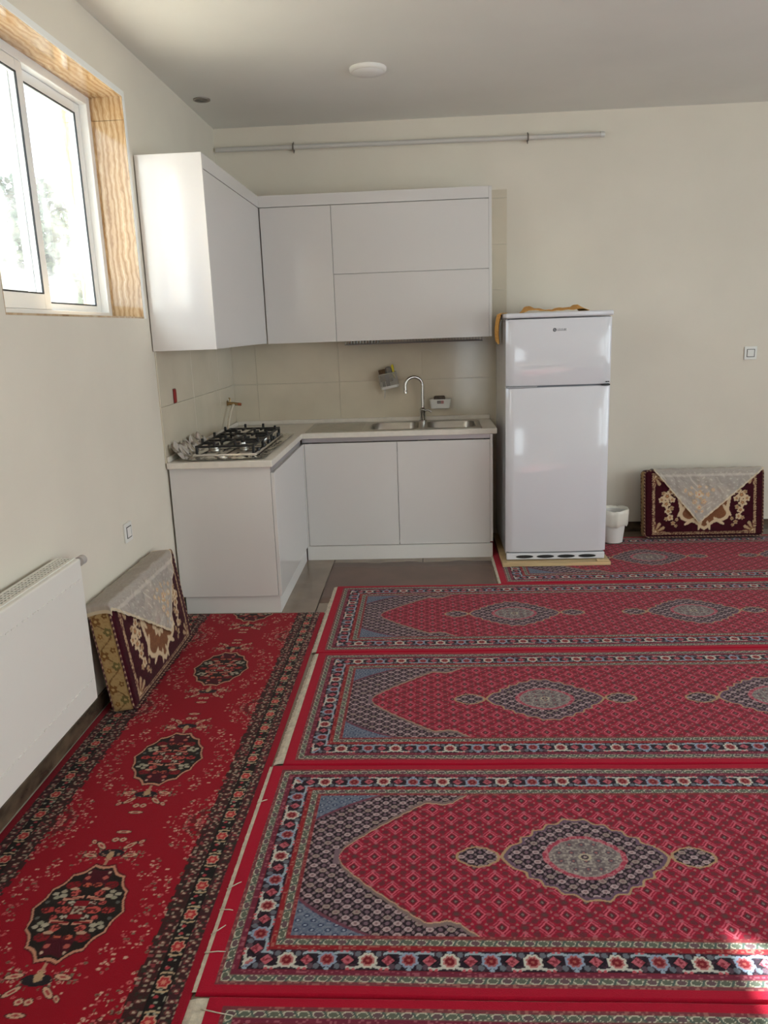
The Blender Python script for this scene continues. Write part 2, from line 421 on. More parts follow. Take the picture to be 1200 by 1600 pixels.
# glazed door in the rear wall, and a window added there for daylight
d1 = thing('door_1', ((DOORX[0]+DOORX[1])/2, REAR-.1, 0), 'white glazed door in the wall behind the viewer', 'door'); struct(d1); del d1['category']
bm = B(); a, b = DOORX
for x0, x1 in ((a, a+.20), (b-.40, b)): box(bm, x0, x1, REAR-.15, REAR-.09, 0, DOORZ, .004)
for z0, z1 in ((0, .18), (1.55, DOORZ)): box(bm, a+.20, b-.40, REAR-.15, REAR-.09, z0, z1, .004)
obj('door_leaf', bm, M_pvc, d1)
bx('pane', a+.20, b-.40, REAR-.123, REAR-.117, .18, 1.55, M_glass, d1)
bx('door_handle', a+.03, a+.05, REAR-.09, REAR-.05, 1.0, 1.14, M_pvc, d1, .004)
w3 = thing('window_3', (sum(ADDED_RWIN)/2, REAR-.1, RWZ[0]), 'white framed window added for daylight in the wall behind the viewer', 'window'); struct(w3); del w3['category']
bm = B(); a, b = ADDED_RWIN; c = (a+b)/2
for x0, x1 in ((a, a+.06), (b-.06, b), (c-.035, c+.035)): box(bm, x0, x1, REAR-.15, REAR-.09, RWZ[0], RWZ[1], .004)
for z0, z1 in ((RWZ[0], RWZ[0]+.06), (RWZ[1]-.06, RWZ[1])): box(bm, a+.06, b-.06, REAR-.15, REAR-.09, z0, z1, .002)
obj('window_frame', bm, M_pvc, w3)
for x0, x1 in ((a+.06, c-.035), (c+.035, b-.06)): bx('pane', x0, x1, REAR-.123, REAR-.117, RWZ[0]+.06, RWZ[1]-.06, M_glass, w3)

for n, (a, b) in enumerate(ADDED_SWIN, 4):  # extra windows, out of view, added to light the interior
    w = thing('window_%d' % n, (XR+.1, (a+b)/2, SWZ[0]), 'tall white framed window added for daylight in the unseen right wall', 'window'); struct(w); del w['category']
    bm = B(); c = (a+b)/2
    for y0, y1 in ((a, a+.06), (b-.06, b), (c-.035, c+.035)): box(bm, XR+.09, XR+.15, y0, y1, SWZ[0], SWZ[1], .004)
    for z0, z1 in ((SWZ[0], SWZ[0]+.06), (SWZ[1]-.06, SWZ[1])): box(bm, XR+.09, XR+.15, a+.06, b-.06, z0, z1, .002)
    obj('window_frame', bm, M_pvc, w)
    for y0, y1 in ((a+.06, c-.035), (c+.035, b-.06)): bx('pane', XR+.117, XR+.123, y0, y1, SWZ[0]+.06, SWZ[1]-.06, M_glass, w)

# ------------------------------------------------------------------ garden outside
gd = bx('garden_ground', -14, -T-.01, -14, 16, -0.9, -0.6, M_ground); struct(gd, 'pale garden ground outside the window')
def shrub(x, y, h, r, label, n):
    s = thing('garden_shrub', (x, y, -0.6), label, 'shrub', 'shrubs outside the window')
    bm = B(); rs = random.Random(int(x*100+y*10))
    for k in range(7):
        a = rs.uniform(0, 6.28); top = (x+r*.7*math.cos(a), y+r*.7*math.sin(a), -0.6+h*rs.uniform(.7, .95))
        midp = (x+r*.25*math.cos(a), y+r*.25*math.sin(a), -0.6+h*.45)
        tube(bm, [(x, y, -0.6), midp, top], [.035, .022, .008], 6)
    obj('stem', bm, M_bark, s, smooth=True)
    bm = B()
    for k in range(n):
        a = rs.uniform(0, 6.28); rad = r*math.sqrt(rs.random()); zz = -0.6+h*(0.25+0.75*rs.random()); f = 1-((zz+.6)/h-.55)**2*1.6
        p = Vector((x+rad*f*math.cos(a), y+rad*f*math.sin(a), zz))
        t = Vector((rs.uniform(-1, 1), rs.uniform(-1, 1), rs.uniform(-.8, .6))).normalized(); sd = t.orthogonal().normalized()
        ln = rs.uniform(.10, .18); wd = ln*.22
        vs = [bm.verts.new(p), bm.verts.new(p+t*ln*.5+sd*wd), bm.verts.new(p+t*ln), bm.verts.new(p+t*ln*.5-sd*wd)]
        bm.faces.new(vs)
    lf = obj('foliage', bm, M_leaf, s); lf['kind'] = 'stuff'
    return s
shrub(-1.9, 0.8, 3.1, 0.62, 'leafy garden shrub behind the left pane of the window', 4200)
shrub(-3.5, 3.7, 3.9, 0.95, 'tallest garden shrub standing furthest out beyond the window', 6000)
shrub(-1.75, 2.2, 2.85, 0.55, 'low garden shrub behind the right pane of the window', 3600)

# ------------------------------------------------------------------ carpets (flat-woven pattern, knot by knot)
def mixc(C, mask, col, a=1.0):
    col = np.array(col, float)
    if a >= 1: C[mask] = col
    else: C[mask] = C[mask]*(1-a)+col*a
def fold(x, p): return (x+p/2) % p - p/2
def hashn(u, v, s):
    h = np.sin(np.floor(u/s)*12.9898+np.floor(v/s)*78.233)*43758.5453
    return h-np.floor(h)

def dark_net(C, m, u, v):
    a, b = 0.056, 0.041
    mixc(C, m, (36, 26, 32)); mixc(C, m & (hashn(u, v, .005) > .72), (62, 44, 52))
    for n, (ou, ov) in enumerate(((0, 0), (a/2, b/2))):
        du, dv = fold(u-ou, a), fold(v-ov, b)
        k = np.sin(np.floor((u-ou+a/2)/a)*5.3+np.floor((v-ov+b/2)/b)*3.7+n)
        for sx in (-1, 1):
            for sy in (-1, 1):
                x, y = du-sx*.0145, dv-sy*.0088
                p, q = (x*.82+sx*sy*y*-.57), (sx*sy*x*.57+y*.82)
                mixc(C, m & ((p/.0030)**2+(q/.0065)**2 < 1), (134, 110, 116))
            mixc(C, m & (((du-sx*.0255)/.0040)**2+(dv/.0040)**2 < 1), (116, 90, 100))
        mixc(C, m & ((du/.0036)**2+((np.abs(dv)-.0165)/.0032)**2 < 1), (112, 88, 98))
        e = (du/.0112)**2+(dv/.0086)**2
        mixc(C, m & (e < 1.55), (26, 18, 22))
        mixc(C, m & (e < 1), (174, 150, 150)); mixc(C, m & (e < 1) & (k > .55), (150, 132, 124)); mixc(C, m & (e < .16), (128, 98, 100))

def guard(C, m, s, w):
    mixc(C, m, (128, 122, 104))
    p = 0.034; t = fold(s, p)
    e = (t/.0118)**2+(w/.70)**2
    mixc(C, m & (e < 1.75), (196, 190, 168)); mixc(C, m & (w > .25) & (e > 1.3), (120, 116, 98))
    mixc(C, m & (e < 1), (98, 76, 80))
    t2 = fold(s-p/2, p)
    mixc(C, m & (np.abs(t2-w*.0065) < .0034) & (np.abs(w) < .82), (78, 92, 84))
    k = np.floor((s+p/2)/p) % 2
    mixc(C, m & (e < 1) & (k == 1), (92, 98, 84))
    mixc(C, m & (np.abs(w) > .86), (112, 82, 76))

def main_border(C, m, s, w):
    P = 0.203
    mixc(C, m, (36, 25, 36)); mixc(C, m & (hashn(s, w*.034, .007) > .8), (64, 38, 50))
    for off in (P/4, -P/4):
        t = fold(s-off, P); e = np.abs(t)/.0170+np.abs(w)/.50
        mixc(C, m & (e < 1.32), (24, 16, 22)); mixc(C, m & (e < 1), (180, 92, 102)); mixc(C, m & (e < 1) & (hashn(s, w*.034, .0055) > .6), (140, 52, 64)); mixc(C, m & (e < .25), (120, 34, 44))
    for off, sg, c0, c1, c2 in ((0, 1, (196, 192, 178), (178, 110, 106), (186, 182, 172)), (P/2, -1, (138, 150, 170), (160, 92, 94), (150, 164, 172))):
        t = fold(s-off, P); at = np.abs(t)
        for q, cc in ((.026, (100, 104, 112)), (.041, (86, 66, 76))):       # leaves on the free side
            mixc(C, m & (((at-q)/.0078)**2+((w+sg*.58)/.26)**2 < 1), cc)
        mixc(C, m & ((t/.006)**2+((w+sg*.82)/.16)**2 < 1), (140, 158, 172))
        vc = sg*(.34+.40*np.sin(np.clip(np.pi*at/.078, 0, np.pi)))
        mixc(C, m & (np.abs(w-vc) < .19) & (at < .066), (40, 34, 42)); mixc(C, m & (np.abs(w-vc) < .125) & (at < .064), c2)
        for q in (.034, .048): mixc(C, m & (((at-q)/.0046)**2+((w-sg*.86)/.13)**2 < 1), (182, 84, 92))
        ww = (w-sg*.04)*.033
        th = np.arctan2(ww, t); r = np.hypot(t, ww)*(1+.085*np.cos(8*th))
        mixc(C, m & (r < .0235), c0); mixc(C, m & (r < .0172), c1); mixc(C, m & (r < .0122), (116, 26, 34)); mixc(C, m & (r < .0040), (158, 84, 76))
    mixc(C, m & (np.abs(w) > .93), (112, 30, 38))

def row_carpet_colors(u, v, Lc):
    C = np.empty(u.shape+(3,)); C[:] = (166, 14, 42)
    uu = np.minimum(u, Lc-u); av = np.abs(v)
    dv_ = .495-av; du_ = uu-.013; d = np.minimum(du_, dv_); side = du_ < dv_
    s = np.where(side, v, u-1.015)
    def band(a, b): return (d >= a) & (d < b)
    sp = hashn(u, v, .006)
    m = band(.027, .037); mixc(C, m, (116, 56, 62)); mixc(C, m & (sp > .7), (150, 96, 90))
    guard(C, band(.037, .058), s, (d-.0475)/.0105)
    m = band(.058, .072); mixc(C, m, (112, 36, 56)); mixc(C, m & (sp > .8), (150, 80, 92))
    main_border(C, band(.072, .140), s, -(d-.106)/.034)
    m = band(.140, .152); mixc(C, m, (140, 30, 36)); mixc(C, m & (sp > .8), (160, 90, 80))
    guard(C, band(.152, .175), s, (d-.1635)/.0115)
    m = band(.175, .187); mixc(C, m, (126, 44, 50)); mixc(C, m & (sp > .75), (156, 84, 80))
    fld = d >= .187
    # red lattice field
    mixc(C, fld, (150, 20, 46)); mixc(C, fld & (sp > .62), (134, 22, 44)); mixc(C, fld & (sp < .10), (116, 44, 54))
    a, b = .1165, .0926
    for ou, ov in ((.398, 0), (.398+a/2, b/2)):
        du, dv = fold(u-ou, a), fold(v-ov, b); au, ad = np.abs(du), np.abs(dv)
        du2, dv2 = fold(u-ou-a/2, a), fold(v-ov, b); a2, d2 = np.abs(du2), np.abs(dv2)
        mixc(C, fld & ((a2/.012)**2+(d2/.0105)**2 < 1), (112, 38, 48)); mixc(C, fld & ((a2/.0062)**2+(d2/.0058)**2 < 1), (88, 58, 56))
        mixc(C, fld & (((au-.030)/.0085)**2+((ad-.0225)/.0075)**2 < 1), (106, 42, 50))
        mixc(C, fld & (((a2-.0185)/.0036)**2+((d2-.0105)/.0042)**2 < 1), (168, 122, 116), .8)
        mixc(C, fld & (((au-.0275)/.0075)**2+(ad/.0052)**2 < 1), (152, 78, 86)); mixc(C, fld & ((au/.0060)**2+((ad-.0285)/.0062)**2 < 1), (172, 92, 102))
        e = au/.0178+ad/.0215
        mixc(C, fld & (e > 1.42) & (e < 1.66) & (ad > .007) & (au > .004), (184, 74, 92))
        mixc(C, fld & (e < 1.14), (202, 92, 108)); mixc(C, fld & (e < .84), (124, 16, 36)); mixc(C, fld & (e < .5), (76, 42, 46)); mixc(C, fld & (e < .26), (122, 104, 98))
    # arch spandrels
    x = uu-.291
    gp = np.array([(-1, -1), (-.001, -1), (0, 0), (.012, .035), (.035, .062), (.1, .128), (.17, .19), (.25, .258), (.275, .266), (.30, .258), (.325, .256), (.35, .268), (.38, .296), (.41, .32), (9, .32)])
    g = np.interp(x, gp[:, 0], gp[:, 1]) + np.where((x > .02) & (x < .40), .004*np.abs(np.sin(x*90)), 0)
    spd = fld & ((av > g) | (x < 0)) & (uu < .72)
    dark_net(C, spd, u, av)
    edge = fld & (uu < .72) & (av > g-.004) & (av < g+.014) & (x > -.012)
    mixc(C, edge, (124, 104, 100)); mixc(C, edge & (av < g+.001), (186, 150, 120))
    tip = fld & (x > -.014) & (x <= .002) & (av < .034); mixc(C, tip, (118, 96, 104))
    cu, cv = uu-.200, .308-av
    q = (np.clip(cu, 0, 9)/.195)**.85+(np.clip(cv, 0, 9)/.128)**.85
    bl = fld & (q < 1)
    mixc(C, fld & (q < 1.09), (110, 62, 76)); mixc(C, bl, (94, 104, 122)); mixc(C, bl & (sp > .6), (116, 122, 136)); 
    for ou, ov in ((0, 0), (.021, .017)):
        e = (fold(u-ou, .042)/.0085)**2+(fold(av-ov-.29, .034)/.007)**2
        mixc(C, bl & (e < 1), (56, 66, 92)); mixc(C, bl & (e < .2), (150, 158, 170))
    # medallions and pendants
    for k in range(3):
        du, dv = u-1.015-.95*k, v
        th = np.arctan2(dv/.178, du/.228); sc = .97+.10*np.abs(np.sin(11*th))**1.5*(np.abs(np.cos(th)) < .97)
        q = ((np.abs(du)/.232)**1.36+(np.abs(dv)/.182)**1.36)*sc
        near = (np.abs(du) < .45)
        for sg in (-1, 1):
            pu = np.abs(du)-.312; 
            rp = (np.abs(pu)/.064)**1.6+(np.abs(dv)/.045)**1.6; rp = rp*(1+.10*np.abs(np.cos(5*np.arctan2(dv, pu))))
            pm = near & (rp < 1.15); mixc(C, pm, (172, 138, 104)); 
            pm = near & (rp < .93); dark_net(C, pm, du-.312, v)
        mixc(C, near & (np.abs(dv) < .004) & (np.abs(du) < .255) & (np.abs(du) > .2), (176, 142, 106))
        mixc(C, q < 1.05, (172, 140, 106)); mixc(C, q < .995, (104, 80, 98))
        dark_net(C, q < .93, du, v)
        q2 = ((np.abs(du)/.108)**1.7+(np.abs(dv)/.086)**1.7)*(1+.05*np.abs(np.cos(8*th)))
        mixc(C, q2 < 1.28, (160, 58, 76)); mixc(C, (q2 < 1.28) & (sp > .6), (184, 110, 116))
        mixc(C, q2 < 1.0, (138, 128, 122)); mixc(C, (q2 < .95) & (sp > .55), (112, 100, 100)); mixc(C, (q2 < .95) & (sp < .18), (164, 152, 142))
        e = (fold(du, .036)/.009)**2+(fold(dv-.02, .036)/.009)**2
        mixc(C, (q2 < .8) & (e < 1), (92, 80, 86)); mixc(C, (q2 < .8) & (e < .2), (150, 96, 92))
        r = np.hypot(du/1.2, dv); mixc(C, r < .016, (178, 164, 140)); mixc(C, r < .010, (70, 56, 62)); mixc(C, r < .004, (170, 150, 140))
    return C

LC, WC, TH = 3.93, 0.99, 0.010
def axis(segs):
    out = []
    for a, b, st in segs:
        n = max(2, int(round((b-a)/st))); out += list(np.linspace(a, b, n, endpoint=False))
    return np.array(out+[segs[-1][1]])
ua = axis([(0, 2.72, .0026), (2.72, LC, .010)]); va = axis([(-.495, .495, .0026)])
U, V = np.meshgrid(ua, va, indexing='ij')
Cc = row_carpet_colors(U, V, LC)
Pz = np.full(U.shape, TH); Pz += .0012*np.sin(U*9.1+V*3)*np.cos(V*11-U*2)
Pz[0, :] = Pz[-1, :] = 0.0005; Pz[:, 0] = Pz[:, -1] = 0.0005
row_me = grid_mesh('carpet_pile', np.stack([U, V, Pz], -1), Cc); row_me.materials.append(M_carpet)
row_me.polygons.foreach_set('use_smooth', [True]*len(row_me.polygons))

def fringe_mesh(length, w0, w1, seed, taper0=1.0, taper1=1.0):
    """strip of fringe in local coords: x from -w..0, y centred; short irregular tassel ends"""
    rs = random.Random(seed); n = int(length/.006); bm = B(); prev = None
    for i in range(n+1):
        y = -length/2+length*i/n; t = i/n
        w = w0+(w1-w0)*t + rs.uniform(-.0025, .0025)
        row = [bm.verts.new((.004, y, .009)), bm.verts.new((-w*.5, y, .0075+rs.uniform(-.0012, .0012))), bm.verts.new((-w, y, .0008))]
        if prev:
            for k in range(2): bm.faces.new((prev[k], row[k], row[k+1], prev[k+1]))
        prev = row
    return bm
def row_carpet(x, y, label, fr, rz=0.0, loose=()):
    t = thing('prayer_carpet', (x, y, 0), label, 'carpet', 'red patterned runner carpets laid side by side')
    t.rotation_euler.z = rz
    o = bpy.data.objects.new('pile', row_me); COL.objects.link(o); o.parent = t
    f = obj('fringe', fringe_mesh(WC-.01, fr[0], fr[1], int(y*100)), M_fringe, t, local=True)
    if loose:
        for yy, dx, dy in loose:
            bm = tube(B(), [(-.010, yy, .009), (.01+dx*.4, yy+dy*.7, .0135), (.01+dx, yy+dy, .013)], [.0018, .0014, .0010], 5)
            obj('loose_thread', bm, M_fringe, t, smooth=True, local=True)
    return t
row_carpet(0.838, -1.686, 'red prayer carpet laid directly in front of the sink cabinets', (.022, .024))
row_carpet(0.853, -2.682, 'red prayer carpet with the widest cream fringe, second from the sink', (.034, .022))
row_carpet(0.820, -3.681, 'red prayer carpet filling the foreground with its whole medallion showing', (.016, .020), loose=((-.14, .016, .025), (-.22, .018, -.006), (-.31, .012, .03), (-.37, .034, .0), (.27, .012, .012)))
row_carpet(0.857, -4.678, 'red prayer carpet cut off by the bottom edge of the photo', (.03, .055), loose=((.46, .06, -.02),))
row_carpet(1.828, -0.690, 'red prayer carpet running under the refrigerator along the back wall', (.012, .012))

# ---- the long red runner beside the left wall
def runner_colors(x, y):
    C = np.empty(x.shape+(3,)); C[:] = (146, 4, 28)
    ax = np.abs(x); P = .778; m0 = fold(y-(-3.905), P); am = np.abs(m0)
    sp = hashn(x, y, .007); d = .402-ax
    # sprinkles (mirrored in both directions)
    rs = np.random.RandomState(3); dots = []
    cre, pin, grn = (206, 160, 140), (190, 92, 92), (120, 104, 84)
    for k in range(120):
        th = rs.uniform(.0, np.pi/2); r = rs.uniform(1.32, 1.95)
        X, Y = .122*r*np.cos(th)*1.02, .150*r*np.sin(th)
        if X > .235 or Y > .33: continue
        dots.append((X, Y, rs.uniform(.0022, .0042), rs.uniform(.7, 1.6), (cre, pin, pin, cre, grn)[rs.randint(5)]))
    for k in range(95):                      # half-rosettes on the border between two medallions
        th = rs.uniform(-.1, np.pi/2); r = rs.choice([.04, .075, .1, .13])*rs.uniform(.9, 1.1)
        dots.append((.262-r*np.cos(th)*1.0, P/2-r*np.sin(th)*1.05, rs.uniform(.0024, .0042), rs.uniform(.6, 1.5), (cre, pin, pin, cre, grn)[rs.randint(5)]))
    for k in range(26):
        dots.append((.252+rs.uniform(-.02, .004), rs.uniform(0, P/2), rs.uniform(.003, .006), rs.uniform(.6, 1.6), (cre, pin, grn)[rs.randint(3)]))
    dk = (((ax-.262)/.085)**2+((am-P/2)/.075)**2 < 1) & (hashn(x, y, .013) > .45); mixc(C, dk, (104, 26, 30))
    for X, Y, r, ar, c in dots:
        e = ((ax-X)/(r*ar))**2+((am-Y)/r)**2
        mm = e < 1; mixc(C, mm, c)
        if r > .0036: mixc(C, e < .18, (110, 18, 26))
    # palmettes
    mixc(C, (ax < .004) & (am > .17) & (am < .235), (176, 130, 106))
    e = (ax/.040)**2+((am-.236)/.019)**2; mixc(C, e < 1, (36, 30, 34)); mixc(C, (e < .9) & (sp > .8), (150, 120, 100))
    e = (ax/.010)**2+((am-.226)/.017)**2; mixc(C, e < 1, (178, 146, 112))
    for X, Y, lx, ly, ang in ((.062, .226, .022, .008, .2), (.045, .272, .022, .008, .8), (.012, .300, .010, .010, 0), (.075, .290, .012, .006, .9), (0, .338, .022, .007, 0)):
        ca, sa = np.cos(ang), np.sin(ang); dx, dy = ax-X, am-Y
        e = ((ca*dx+sa*dy)/lx)**2+((-sa*dx+ca*dy)/ly)**2
        mixc(C, e < 1.5, (70, 30, 30)); mixc(C, e < 1, (198, 158, 132)); mixc(C, e < .2, (160, 60, 60))
    # medallion
    th = np.arctan2(m0/.176, x/.124)
    q = (ax/.126)**1.9+(am/.182)**1.45; q = q*(.98+.13*np.abs(np.sin(7*th+.2)))
    mixc(C, q < 1.11, (84, 16, 24)); mixc(C, q < 1.06, (192, 136, 110)); mixc(C, q < .97, (32, 26, 22))
    inn = q < .90
    mixc(C, inn & (am > .10) & (ax < .038), (72, 12, 26)); 
    ds = [(0, 0, .014, 1.3, (160, 150, 130)), (.040, 0, .014, 1.7, (190, 80, 72)), (.085, 0, .012, 1.5, (176, 60, 56)), (.03, .026, .009, 1.2, (176, 168, 150)), (.058, .028, .009, 1.2, (186, 80, 76)),
          (.035, .066, .013, 1.1, (188, 84, 76)), (.066, .055, .008, 1.3, (170, 160, 140)), (.082, .048, .007, 1.3, (150, 146, 126)), (.090, .062, .007, 1.3, (170, 160, 140)), (.070, .072, .007, 1.2, (160, 150, 130)),
          (.055, .098, .016, 1.3, (126, 18, 28)), (.015, .098, .009, 1.4, (188, 92, 70)), (.026, .128, .008, 1.0, (180, 90, 80)), (.030, .150, .006, .7, (190, 160, 140)), (.100, .03, .006, 1, (90, 90, 84)), (.045, .082, .006, 2.2, (186, 150, 126)), (.012, .012, .005, 1, (186, 160, 140))]
    for X, Y, r, ar, c in ds:
        e = ((ax-X)/(r*ar))**2+((am-Y)/r)**2
        mixc(C, inn & (e < 1), c)
        if r > .0085: mixc(C, inn & (e < 1) & (hashn(x, y, .0055) > .55), (90, 24, 26))
    st = inn & (np.abs(am-.046-.004*np.cos(ax*60)) < .0055) & (ax < .060) & (ax > .004); mixc(C, st, (196, 140, 118)); mixc(C, inn & (np.abs(am-.046) < .0022) & (ax < .054) & (ax > .008), (130, 24, 30))
    mixc(C, inn & (ax < .020) & (am < .035) & (np.abs(am) > .015), (128, 16, 28))
    # borders
    def band(a, b): return (d >= a) & (d < b)
    m = band(.0, .028); mixc(C, m, (140, 8, 32))
    for a, b, base in ((.028, .063, (62, 30, 34)), (.103, .150, (58, 28, 28))):
        m = band(a, b); mixc(C, m, base); mixc(C, m & (sp > .86), (150, 134, 116)); mixc(C, m & (sp < .10), (134, 56, 60)); mixc(C, m & (sp > .5) & (sp < .62), (44, 44, 36))
        c = (a+b)/2; e = ((d-c)/.009)**2+(fold(y+x*0.0, .030)/.006)**2; mixc(C, m & (e < 1), (104, 56, 52)); mixc(C, m & (e < .25), (182, 160, 140))
    m = band(.061, .065) | band(.101, .105); mixc(C, m, (24, 20, 18))
    m = band(.065, .101); mixc(C, m, (26, 22, 20)); w = (d-.083)/.018; t = fold(y, .112)
    mixc(C, m & (sp > .9), (150, 150, 132))
    th = np.arctan2(w*.018, t); r = np.hypot(t, w*.018)*(1+.15*np.cos(6*th)); mixc(C, m & (r < .0185), (196, 150, 126)); mixc(C, m & (r < .0145), (172, 46, 50)); mixc(C, m & (r < .006), (206, 130, 110))
    mixc(C, m & (np.abs(np.abs(t)-.030+.004*np.abs(w)) < .0028), (180, 156, 124))
    e = ((np.abs(t)-.043)/.005)**2+((w-.3)/.3)**2; mixc(C, m & (e < 1), (168, 60, 66))
    mixc(C, band(.150, .158) & (hashn(x, y, .012) > .5), (64, 30, 28))
    return C
RX0, RX1, RY0, RY1 = 0.014, 0.818, -5.3, -1.628
xa = axis([(-.402, .3965, .0030)]); ya = axis([(RY0, -4.42, .012), (-4.42, RY1, .0030)])
X_, Y_ = np.meshgrid(xa, ya, indexing='ij')
Cr = runner_colors(X_, Y_)
Zr = np.full(X_.shape, .009); Zr += .0012*np.sin(X_*8+Y_*5); Zr[0, :] = Zr[-1, :] = Zr[:, 0] = Zr[:, -1] = .0005
rt = thing('floor_runner', (.416, RY1, 0), 'crimson runner carpet with dark oval medallions along the left wall', 'carpet')
rme = grid_mesh('pile', np.stack([X_+.416, Y_, Zr], -1), Cr); finish('pile', rme, M_carpet, rt, True, False)
bm = B(); box(bm, .0125, .0155, RY0, RY1, 0, .011); obj('selvedge', bm, mat('grey_selvedge', (150, 138, 120), .9), rt)

nm = 60; mx_ = np.linspace(0, 1, nm); my_ = np.linspace(0, 1, 8); MA, MBv = np.meshgrid(mx_, my_, indexing='ij')
MXX = .757+MA*1.05+.004*np.sin(MBv*9); MYY = -1.452+MBv*(.770+.012*np.sin(MA*17)+.008*np.sin(MA*41)); MZZ = .0022+.0004*np.sin(MA*20)
mme = grid_mesh('floor_mat', np.stack([MXX, MYY, MZZ], -1)); mo = finish('floor_mat', mme, mat('brown_mat', (112, 88, 76), .45, var=.12, vscale=4), None, True, False)
md = mo.modifiers.new('thickness', 'SOLIDIFY'); md.thickness = .0016; md.offset = -1
tag(mo, 'thin brown mat on the floor in front of the sink cabinet', 'mat')

# ------------------------------------------------------------------ kitchen: base units and worktop
YB = -1.617; DB = 0.580; ZC = 0.870
bl = thing('base_cabinet', (0.29, -0.9, 0), 'white gloss base cabinet under the gas hob with its end panel facing us', 'cabinet')
bx('carcass', 0.012, 0.560, -1.590, -0.605, 0.105, 0.805, M_carc, bl)
bx('end_panel', 0.012, 0.560, YB, -1.590, 0.105, 0.834, M_gloss, bl, .001)
bx('door', 0.562, DB, YB+.003, -0.606, 0.105, 0.800, M_gloss, bl, .0012)
bx('plinth', 0.030, 0.566, -1.597, -0.606, 0.0, 0.103, M_carc, bl)
bx('grip_profile', 0.545, 0.566, YB+.003, -0.606, 0.806, 0.834, M_alu, bl)
bs = thing('base_cabinet', (1.21, -0.3, 0), 'white gloss two door base cabinet under the sink', 'cabinet')
bm = B(); box(bm, 0.590, 0.608, -0.560, -0.016, 0.105, 0.795); box(bm, 0.608, 1.815, -0.560, -0.016, 0.105, 0.123); box(bm, 0.608, 1.815, -0.034, -0.016, 0.123, 0.70); obj('carcass', bm, M_carc, bs)
bx('end_panel', 1.815, 1.833, -0.578, -0.016, 0.105, 0.834, M_gloss, bs, .001)
for x0, x1, hg in ((0.588, 1.2015, 0), (1.2045, 1.814, 1)):
    bx('door', x0, x1, -DB, -0.562, 0.098, 0.800, M_gloss, bs, .0012)
bx('filler_strip', 0.5625, 0.5865, -0.6035, -0.5625, 0.098, 0.800, M_gloss, bs)
bx('plinth', 0.572, 1.830, -0.592, -0.572, 0.0, 0.095, M_carc, bs)
bx('grip_profile', 0.570, 1.815, -0.566, -0.545, 0.806, 0.834, M_alu, bs)

wt = thing('worktop', (0.9, -0.6, 0.835), 'cream L shaped worktop carrying the hob and sink', 'worktop')
bm = B(); Z0, Z1 = 0.835, ZC
box(bm, 0.008, 0.577, -1.640, -0.577, Z0, Z1, .003)
BOWLS = [(1.185, -0.315, 0.165, 0.185), (1.570, -0.315, 0.165, 0.185)]
for y0, y1 in ((-0.577, -0.51), (-0.12, -0.012)): box(bm, 0.008, 1.861, y0, y1, Z0, Z1, .003)
for x0, x1 in ((0.008, 1.01), (1.36, 1.395), (1.745, 1.861)): box(bm, x0, x1, -0.512, -0.118, Z0, Z1, .0)
obj('slab', bm, M_top, wt)
bm = B(); box(bm, 0.021, 1.861, -0.024, -0.012, ZC, ZC+.030, .004); box(bm, 0.008, 0.021, -1.625, -0.012, ZC, ZC+.030, .004)
obj('upstand', bm, M_top, wt)

# sink
sk = thing('kitchen_sink', (1.18, -0.32, ZC), 'stainless steel double bowl sink with ribbed drainer', 'sink')
bm = B()
def ring_edges(pts, z):
    vs = [bm.verts.new((p[0], p[1], z)) for p in pts]
    return vs, [bm.edges.new((vs[i], vs[(i+1) % len(vs)])) for i in range(len(vs))]
zf = ZC+.004
ov, oe = ring_edges(rrect(1.180, -0.318, .588, .242, .02, 4), zf); es = oe
for cx, cy, hx, hy in BOWLS:
    iv, ie = ring_edges(rrect(cx, cy, hx, hy, .075, 6), zf); es = es+ie
bmesh.ops.triangle_fill(bm, use_beauty=True, edges=es)
lo = [bm.verts.new((v.co.x, v.co.y, ZC+.0002)) for v in ov]
for i in range(len(ov)): bm.faces.new((ov[i], ov[(i+1) % len(ov)], lo[(i+1) % len(lo)], lo[i]))
obj('rim', bm, M_steel, sk)
for cx, cy, hx, hy in BOWLS:
    lp = []
    for dz, ins in ((0, 0), (-.006, .004), (-.12, .010), (-.145, .018), (-.155, .04)):
        lp.append([(p[0], p[1], zf+dz) for p in rrect(cx, cy, hx-ins, hy-ins, .072-ins*.3, 6)])
    bw = obj('bowl', loft(B(), lp, cap1=True), M_steel, sk, smooth=40)
    obj('drain', lathe(B(), [(.0, zf-.151), (.032, zf-.151), (.040, zf-.1545)], 20, (cx, cy, 0), cap=False), M_chrome, bw, smooth=True)
for k in range(6):
    y = -0.50+k*.066
    bm = B(); tube(bm, [(0.625, y, ZC+.002), (0.97, y, ZC+.002)], .0055, 8)
    obj('drainer_rib', bm, M_steel, sk, smooth=40)
# tap
tp = thing('kitchen_tap', (1.378, -0.095, ZC+.004), 'chrome swan neck tap behind the sink bowls', 'tap')
tx, ty, tz = 1.378, -0.098, ZC+.004
obj('tap_base', lathe(B(), [(.027, tz), (.027, tz+.008), (.021, tz+.012), (.021, tz+.060), (.023, tz+.064), (.023, tz+.088), (.014, tz+.098)], 24, (tx, ty, 0)), M_chrome, tp, smooth=40)
pts = [(tx, ty, tz+.09), (tx, ty, tz+.255)]
ex, ey = -.060, -.018
for k in range(1, 13):
    a = math.pi*k/12*1.03
    pts.append((tx+ex*(1-math.cos(a)), ty+ey*(1-math.cos(a))*1.0, tz+.255+.060*math.sin(a)))
pts.append((pts[-1][0]+.001, pts[-1][1], pts[-1][2]-.035))
sp_ = obj('spout', tube(B(), pts, .0115, 14), M_chrome, tp, smooth=50)
e = pts[-1]; obj('aerator', lathe(B(), [(.0135, e[2]-.010), (.0135, e[2]+.010), (.012, e[2]+.012)], 18, (e[0], e[1], 0)), M_chrome, sp_, smooth=40)
